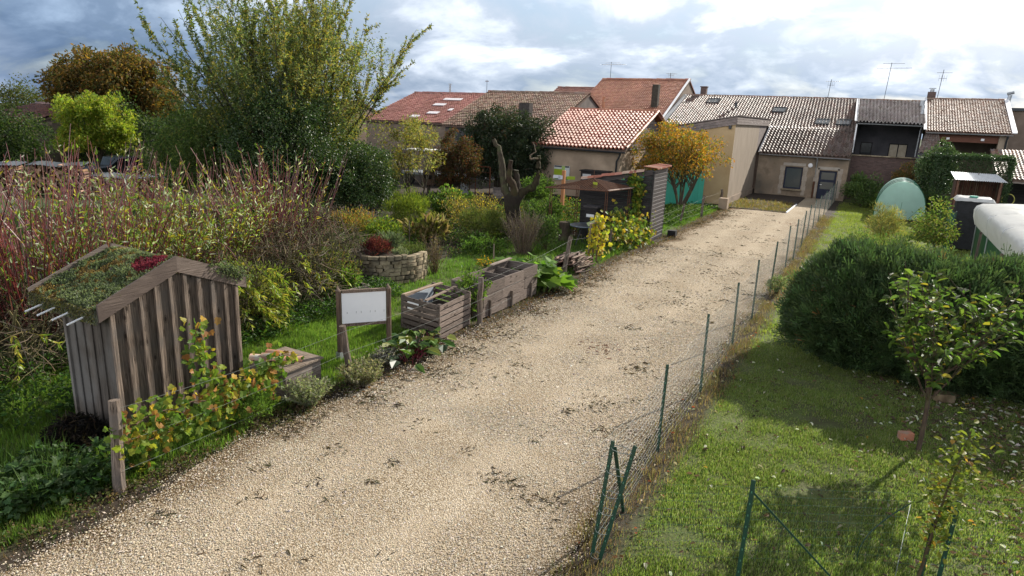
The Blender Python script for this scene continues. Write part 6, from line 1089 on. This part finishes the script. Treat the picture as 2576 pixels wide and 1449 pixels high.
b = thing('upright_board', 'pale grey upright board left of the rusty arch', 'board', (-21.9, 33.8, 0)); m = MB(); m.box((-21.9, 33.8, .75), (.7, .05, 1.2), col=(.55, .55, .56)); m.build('board', MT['paint'], b); m = MB(); m.box((-21.5, 33.8, .7), (.06, .08, 1.5)); m.build('post', MT['oldwood'], b)
b = thing('insect_hotel', 'tall narrow wooden insect box on a post at the back of the garden', 'insect hotel', (-24.3, 33.5, 0)); m = MB(); m.box((-24.3, 33.5, 1.0), (.75, .2, .9), col=(1.3, 1.1, 1)); m.build('case', MT['oldwood'], b); m = MB(); m.box((-24.3, 33.38, 1.05), (.6, .03, .25), col=(.2, .2, .2)); m.build('opening', MT['oldwood'], b); m = MB(); m.box((-24.3, 33.5, .28), (.15, .15, .6)); m.build('post', MT['oldwood'], b)
b = thing('parked_trailer', 'flat grey trailer with pale cover behind the dark hawthorn', 'trailer', (-27, 38, 0)); m = MB(); m.box((-27.6, 38.5, .75), (4.2, 1.8, .16)); m.build('bed', MT['zinc'], b); m = MB(); m.box((-27.8, 38.5, 2.35), (3.6, 1.9, .08), col=(1, .98, .9)); m.build('cover', MT['white'], b)
for dx in (-1.2, .8): m = MB(); m.tube([(-27.6 + dx, 37.62, .34), (-27.6 + dx, 37.45, .34)], .34, 14); m.build('wheel', MT['rubber'], b)
for dx in (-1.9, 1.9): m = MB(); m.bar((-27.6 + dx * .9, 38.5, .8), (-27.6 + dx * .9, 38.5, 2.32), .06, .06); m.build('post', MT['zinc'], b)

# firewood stacks far left and the parked car
def wood_stack(label, a, c, h):
    a = np.array(a + (0,), float); c = np.array(c + (0,), float); L = np.linalg.norm(c - a); d = (c - a) / L; n_ = np.array((d[1], -d[0], 0)); b = thing('firewood_stack', label, 'firewood', tuple((a + c) / 2), 'firewood stacks beyond the willows'); m = MB(); N = int(L * h / .018)
    for k in range(N):
        s_ = rng.uniform(0, L); z = rng.uniform(.05, h); p = a + d * s_ + np.array([0, 0, z]) + n_ * rng.uniform(.28, .42); r_ = rng.uniform(.05, .10); m.tube([p - n_ * .7, p], r_, 6, pick([(1.5, 1.1, .75), (1.0, .75, .5), (.6, .45, .35), (1.9, 1.5, 1.1)], 1)[0])
    m.build('logs', MT['oldwood_x'], b)
    k0 = MB(); nn = int(L / .08); u = np.linspace(0, 1, nn); V = np.stack([a + (c - a) * u[:, None] * 1.04 + n_ * o + np.array([0, 0, 1.]) * (h + .08 + zz + .025 * np.sin(u * L * 40)[:, None] + .04 * np.sin(u * 9)[:, None]) for o, zz in ((-.6, .06), (.62, -.04))]); k0.grid(V, (.35, .37, .4)); k0.build('sheet_cover', MT['zinc'], b)
wood_stack('long firewood stack under dark corrugated sheets at the left edge', (-41.5, 14.6), (-38.2, 17.6), 1.45); wood_stack('second firewood stack with a dark sheet below the lime green maple', (-37.9, 17.9), (-36.0, 19.6), 1.5); wood_stack('lower firewood stack with pale sheet in front of the parked car', (-35.6, 19.6), (-32.6, 21.6), 1.0)
b = thing('parked_car', 'dark parked car seen between the lime green maple and the big willow', 'car', (-42, 24.6, 0)); LOCAL = True; prof = np.array([(-2.1, .35), (-2.1, .75), (-1.95, .88), (-1.05, .98), (-.35, 1.45), (.95, 1.47), (1.75, 1.0), (2.1, .9), (2.12, .4)]); m = MB()
V = np.stack([np.stack([prof[:, 0], np.full(9, y), prof[:, 1] * (1 if abs(y) < .8 else .97)], -1) for y in (-.86, -.78, .78, .86)]); m.grid(V); 
for y in (-.86, .86): m.raw(np.stack([prof[:, 0], np.full(9, y), prof[:, 1] * .97], -1), [tuple(range(9))])
m.build('body', MT['carpaint'], b); m = MB(); quad(m, (-1.0, -.7, 1.03), (-1.0, .7, 1.03), (-.4, .6, 1.45), (-.4, -.6, 1.45)); m.build('windscreen', MT['glass_blue'], b)
m = MB(); quad(m, (1.0, -.65, 1.47), (1.0, .65, 1.47), (1.68, .7, 1.08), (1.68, -.7, 1.08)); m.build('rear_window', MT['glass_blue'], b)
for y in (-.875, .875): m = MB(); quad(m, (-.75, y, 1.0), (-.3, y, 1.36), (.9, y, 1.38), (1.4, y, 1.02)); m.build('side_window', MT['glass'], b)
for x in (-1.35, 1.3):
    for y in (-.8, .8): m = MB(); m.tube([(x, y - .1, .32), (x, y + .1, .32)], .32, 16); w__ = m.build('wheel', MT['rubber'], b); m = MB(); m.tube([(x, y - .11, .32), (x, y + .11, .32)], .19, 12); m.build('rim', MT['zinc'], w__)
LOCAL = False; b.rotation_euler = (0, 0, R(100))

# green wire fence along the lane
b = thing('wire_mesh_fence', 'green T post wire mesh fence along the right side of the lane', 'fence', (-2.3, 20, 0))
def tpost(par, x, y, h, lean=(0, 0), w=.045, name='post', lb=None):
    m = MB(); p = np.array((x, y, -.05)); q_ = np.array((x + lean[0], y + lean[1], h)); m.bar(p, q_, w, .006, (1, 1, 1), (0, 1, 0)); m.bar(p + (0, .018, 0), q_ + np.array((0, .018, 0)), .006, .034, (1, 1, 1), (0, 1, 0)); [m.box(p + (q_ - p) * f + np.array((.0, -.006, 0)), (.012, .012, .02), col=(6, 4, 4)) for f in np.arange(.2, 1, .1)]; return m.build(name, MT['greenmetal'], par, label=lb)
FP = [(-2.2, 6.23, 1.5), (-2.3, 9.09, 1.42), (-2.27, 11.63, 1.57), (-2.33, 14.92, 1.49), (-2.31, 17.35, 1.6), (-2.33, 20.6, 1.6), (-2.4, 24.66, 1.56), (-2.36, 26.6, 1.58), (-2.42, 29.9, 1.55), (-2.5, 33.0, 1.5), (-2.5, 36.0, 1.47), (-2.5, 39.0, 1.45), (-2.45, 41.9, 1.46), (-2.45, 45.0, 1.45), (-2.45, 48.2, 1.45), (-2.45, 51.3, 1.45)]
FP = [(x, y, h * .97) for x, y, h in FP]
for i, (x, y, h) in enumerate(FP): tpost(b, x, y, h, (.13, .02) if i == 0 else (rng.normal(0, .015), rng.normal(0, .02)))
tpost(b, -2.1, 6.2, 1.47, (.28, .05), lb='second corner post tied beside the first'); 
m = MB(); m.bar((-2.2, 7.3, -.05), (-2.06, 6.3, 1.36), .04, .02); m.build('brace', MT['greenmetal'], b)
m = MB(); yy = np.arange(6.23, 51.3, .1); px_ = np.interp(yy, [f[1] for f in FP], [f[0] for f in FP]) + .012; hh = np.interp(yy, [f[1] for f in FP], [f[2] for f in FP]) - .05; ph = np.interp(yy, [f[1] for f in FP], np.arange(len(FP))); sag = np.sin((ph % 1) * math.pi); bul = (vnoise(yy, yy * 0, .9, 3) - .5) * .10 * sag; hh = hh - .10 * sag
for i, y in enumerate(yy):
    r_ = max(.0017 - .00004 * y, .0011); zz = np.array([0, .3, .6, 1.0]) * hh[i]; P = np.stack([px_[i] + bul[i] * np.array([.3, 1, .8, .2]), y + rng.normal(0, .008, 4), zz], 1); m.tube(P, r_, 3, cap=False)
for k in range(15):
    f = k / 14; P = np.stack([px_ + bul * math.sin(f * 3) + rng.normal(0, .003, len(yy)), yy, hh * f + (vnoise(yy, yy * 0 + k, .6, 40 + k) - .5) * .05 * sag + .01], 1); m.tube(P, np.maximum(.0019 - .00004 * yy, .0011), 3, cap=False)
m.build('wire_mesh', MT['wire'], b)
m = MB(); 
for z in (.02, .35, .6, .82, 1.1, 1.38): a = np.linspace(0, 6.28, 9); m.tube(np.stack([-2.15 + .135 * z + (.06 + .05 * z) * np.cos(a), 6.215 + .03 * z + .04 * np.sin(a), np.full(9, z) + .02 * np.sin(a)], 1), .004, 4, (1.6, 1.6, 1.6)); m.flush('wire_tie', MT['wire'], b)
b = thing('front_wire_fence', 'low green wire fence crossing the lawn at the bottom edge', 'fence', (0, 6.8, 0)); tpost(b, -.66, 6.52, 1.3, (0.02, .02)); tpost(b, 1.28, 7.95, .95, (.03, .03)); tpost(b, 1.1, 7.86, .72, (.02, .02)); m = MB(); m.bar((-.62, 6.55, 1.15), (.35, 7.2, -.05), .035, .02); m.build('brace', MT['greenmetal'], b); m = MB(); s_, e_ = np.array((-2.1, 6.25, 0.)), np.array((2.9, 9.0, 0.))
for t_ in np.arange(0, 1, .022): p = s_ + (e_ - s_) * t_; p[2] = 0; p = p - np.array([0, 0, 0]); m.tube([p, p + np.array((rng.normal(0, .008), 0, .95))],   .0012, 3, cap=False)
for z in np.arange(.05, 1.0, .1): q = np.linspace(0, 1, 40)[:, None]; P = s_ + (e_ - s_) * q; P[:, 2] = z + rng.normal(0, .004, 40); m.tube(P, .0012, 3, cap=False)
m.build('wire_mesh', MT['greenwire'], b)
m = MB(); a = np.linspace(-.4, 1.7, 14); m.tube(np.stack([1.0 - .55 * np.sin(a), 7.9 - .25 * np.sin(a), .95 - .62 * a ** 1.1 * .8], 1)[1:], .006, 5, (1, 1, 1)); tag(m.build('bent_wire', MT['greenmetal']), 'bent green wire hoop arching beside the slim sapling', 'wire')
m = MB(); a_ = .5; m.box((1.03, 11.7, .05), (.22, .14, .11), np.array([[math.cos(a_), -math.sin(a_), 0], [math.sin(a_), math.cos(a_), 0], [0, 0, 1]]), (.75, .7, .7), .02); tag(m.build('brick', MT['claycut']), 'single reddish brick lying on the lawn by the young fruit tree', 'brick')
m = MB(); m.box((1.7, 13.9, .08), (.34, .2, .16), np.array([[.9, -.43, 0], [.43, .9, 0], [0, 0, 1]]), (.5, .45, .4), .04); tag(m.build('rough_stone', MT['stone']), 'dull stone half hidden at the foot of the conifer hedge', 'stone')

# tunnel greenhouse
b = thing('tunnel_greenhouse', 'small domed tunnel greenhouse of pale green film on the lawn', 'greenhouse', (1.3, 45.3, 0)); a = np.linspace(0, math.pi, 25); W_, H_ = 1.25, 2.15; cx = 1.32; y0, y1 = 43.4, 46.8
arc = lambda y, k=1: np.stack([cx + W_ * k * np.cos(a) * (1 - .12 * (1 - np.sin(a)) * 0), np.full(25, y), H_ * k * np.sin(a) ** .72], -1)
m = MB(); ry = np.linspace(y0, y1, 14); m.grid(np.stack([arc(y, 1 + .012 * math.sin(i * math.pi / 2)) for i, y in enumerate(ry)])); m.build('roof_film', MT['film_mint'], b)
m = MB(); A = arc(y0); rows = [np.concatenate([A[:, :2] * 0 + np.stack([cx + (A[:, 0] - cx) * 1, A[:, 1] + .05 * np.sin(A[:, 2:3].ravel() * 2)], 1), A[:, 2:3] * f], 1) for f in (1, .75, .5, .25, 0)]; m.grid(np.stack(rows)); m.flush('end_film', MT['greenfilm'], b); m.grid(np.stack([np.concatenate([arc(y1)[:, :2], arc(y1)[:, 2:3] * f], 1) for f in (1, .5, 0)])); m.build('end_film', MT['greenfilm'], b)
for y in (y0 - .01, 44.5, 45.6, y1): m = MB(); m.tube(arc(y, 1.01), .018, 6, (3, 3.5, 3)); m.build('hoop', MT['greenmetal'], b)
m = MB(); m.tube([(cx + .05, y0 - .06, 0), (cx + .05, y0 - .06, 1.0)], .012, 5, (4, 5, 4)); m.tube([(cx + .5, y0 - .05, .1), (cx + 1.0, y0 - .05, .8)], .01, 5, (4, 5, 4)); m.build('door_cord', MT['greenmetal'], b)
m = MB(); n = 500; x = rng.uniform(cx - 1.6, cx + 1.5, n); m.many('stone', np.stack([x, rng.normal(y0 - .25, .25, n), np.full(n, .02)], 1), rdir(n), rdir(n), .12, .1, pick([(.05, .036, .025), (.08, .06, .04)], n)); tag(m.build('dug_soil', MT['dry']), 'dark dug soil along the front of the tunnel greenhouse', 'soil', kind='stuff')
# white polytunnel
b = thing('polytunnel', 'long low polytunnel of translucent white film at the right edge', 'polytunnel', (5, 24, 0)); pr = np.array([(3.62, 1.45), (3.56, 1.75), (3.53, 2.0), (3.58, 2.12), (3.74, 2.20), (4.6, 2.27), (5.4, 2.31), (6.2, 2.27), (7.1, 2.18), (7.3, 2.0), (7.3, 1.4)]); ys_ = np.arange(17.5, 31.6, .22); V = []
for y in ys_:
    k = abs(((y - 17.6) % 3.4) / 3.4 - .5) * 2; s_ = .12 * (1 - k ** 5); q = pr.copy(); q[:, 1] += s_ * np.array([0, 0, .3, .7, 1, 1, 1, 1, 1, .3, 0]) - .05; q[:, 0] += -s_ * .6 * np.array([.3, 1, 1, .7, .3, 0, 0, 0, -.3, -1, -.3]); V.append(np.stack([q[:, 0], np.full(len(q), y), q[:, 1]], -1))
m = MB(); m.grid(np.stack(V)); e_ = V[-1]; m.raw(e_ + np.array((0, .0, 0)), [tuple(range(len(e_)))]); m.build('film', MT['film'], b, smooth=True)
for y in np.arange(17.6, 31.5, 3.4): m = MB(); m.tube([(p_[0], y, p_[1] - .03) for p_ in [(3.66, 0)] + [tuple(v) for v in pr] + [(7.25, 0)]], .022, 6); m.build('hoop', MT['zinc'], b)
m = MB(); m.bar((3.68, 17.6, .7), (3.68, 31.4, .7), .01, 1.42, (.3, .9, .6)); m.build('side_netting', MT['greenwire'], b)
for y in (19, 24, 29): m = MB(); m.box((3.56, y, .7), (.08, .08, 1.45)); m.build('post', MT['oldwood'], b)
# corrugated shelter and black tank
b = thing('corrugated_shelter', 'brown plank shelter with a pale corrugated sheet roof', 'shelter', (4.3, 40.5, 0)); m = MB(); u = np.linspace(0, 1, 121); V = np.stack([np.stack([x0 + (x1 - x0) * u, np.full(121, y), z + .018 * np.sin(u * 150)], -1) for x0, x1, y, z in ((3.33, 5.5, 39.6, 2.66), (3.2, 5.2, 41.2, 2.95))]); m.grid(V, (1.0, 1.02, 1.05)); m.build('roof', MT['zinc'], b); m = MB()
for k in range(11): m.box((3.6 + k * .16, 41.0, 1.4), (.15, .03, 2.8), col=np.array((.55, .32, .26)) * rng.uniform(.8, 1.2))
m.build('back_boards', MT['oldwood'], b); m = MB(); m.box((3.42, 40.4, 1.3), (.03, 1.4, 2.6), col=(.6, .4, .35)); m.flush('side_boards', MT['oldwood'], b); m.box((5.32, 40.4, 1.3), (.03, 1.4, 2.6), col=(.6, .4, .35)); m.build('side_boards', MT['oldwood'], b)
for x in (3.5, 5.25): m = MB(); m.box((x, 39.7, 1.3), (.09, .09, 2.6), col=(.9, .6, .5)); m.build('post', MT['oldwood'], b)
m = MB(); m.box((4.4, 41.0, 2.0), (.03, .1, 2.0), col=(1, 1, 1)); tag(m.build('garden_rake', MT['oldwood']), 'long tool handle leaning inside the corrugated shelter', 'tool')
b = thing('water_tank', 'black wrapped square water tank with a white sheet on top', 'water tank', (3.75, 34.6, 0)); m = MB(); m.box((3.75, 34.6, 1.1), (1.25, 1.1, 2.15), None, (.9, .95, 1.1), .06); m.build('tank', MT['rubber'], b); m = MB(); u = np.linspace(-1, 1, 14); A, B = np.meshgrid(u, u, indexing='ij'); m.grid(np.stack([3.75 + .72 * A, 34.6 + .68 * B, 2.2 + .05 * vnoise(A * 3, B * 3, .7, 2) - .14 * np.clip(np.maximum(np.abs(A), np.abs(B)) - .85, 0, 1) / .15], -1)); m.build('white_sheet', MT['film'], b); m = MB(); m.tube([(3.7, 34.4, 2.24), (3.7, 34.4, 2.3)], .16, 14, (.06, .3, .22)); m.build('lid', MT['paint'], b)
b = thing('wire_cage', 'green wire panel screening the water tank', 'wire panel', (3.0, 33, 0)); m = MB()
for y in np.arange(31.8, 35.2, .12): m.tube([(2.95, y, 0), (2.95, y, 1.7)], .006, 3)
for z in np.arange(.1, 1.75, .15): m.tube([(2.95, 31.8, z), (2.95, 35.2, z)], .006, 3)
m.build('mesh', MT['greenwire'], b)
for y in (31.8, 35.2): m = MB(); m.box((2.95, y, .9), (.05, .05, 1.85)); m.build('post', MT['greenmetal'], b)
m = MB(); m.box((2.55, 44.6, .12), (.05, 1.2, .25), np.array([[.95, -.3, 0], [.3, .95, 0], [0, 0, 1]]), (1.3, 1.3, 1.3)); tag(m.build('loose_plank', MT['oldwood_y']), 'grey plank lying right of the tunnel greenhouse', 'plank')
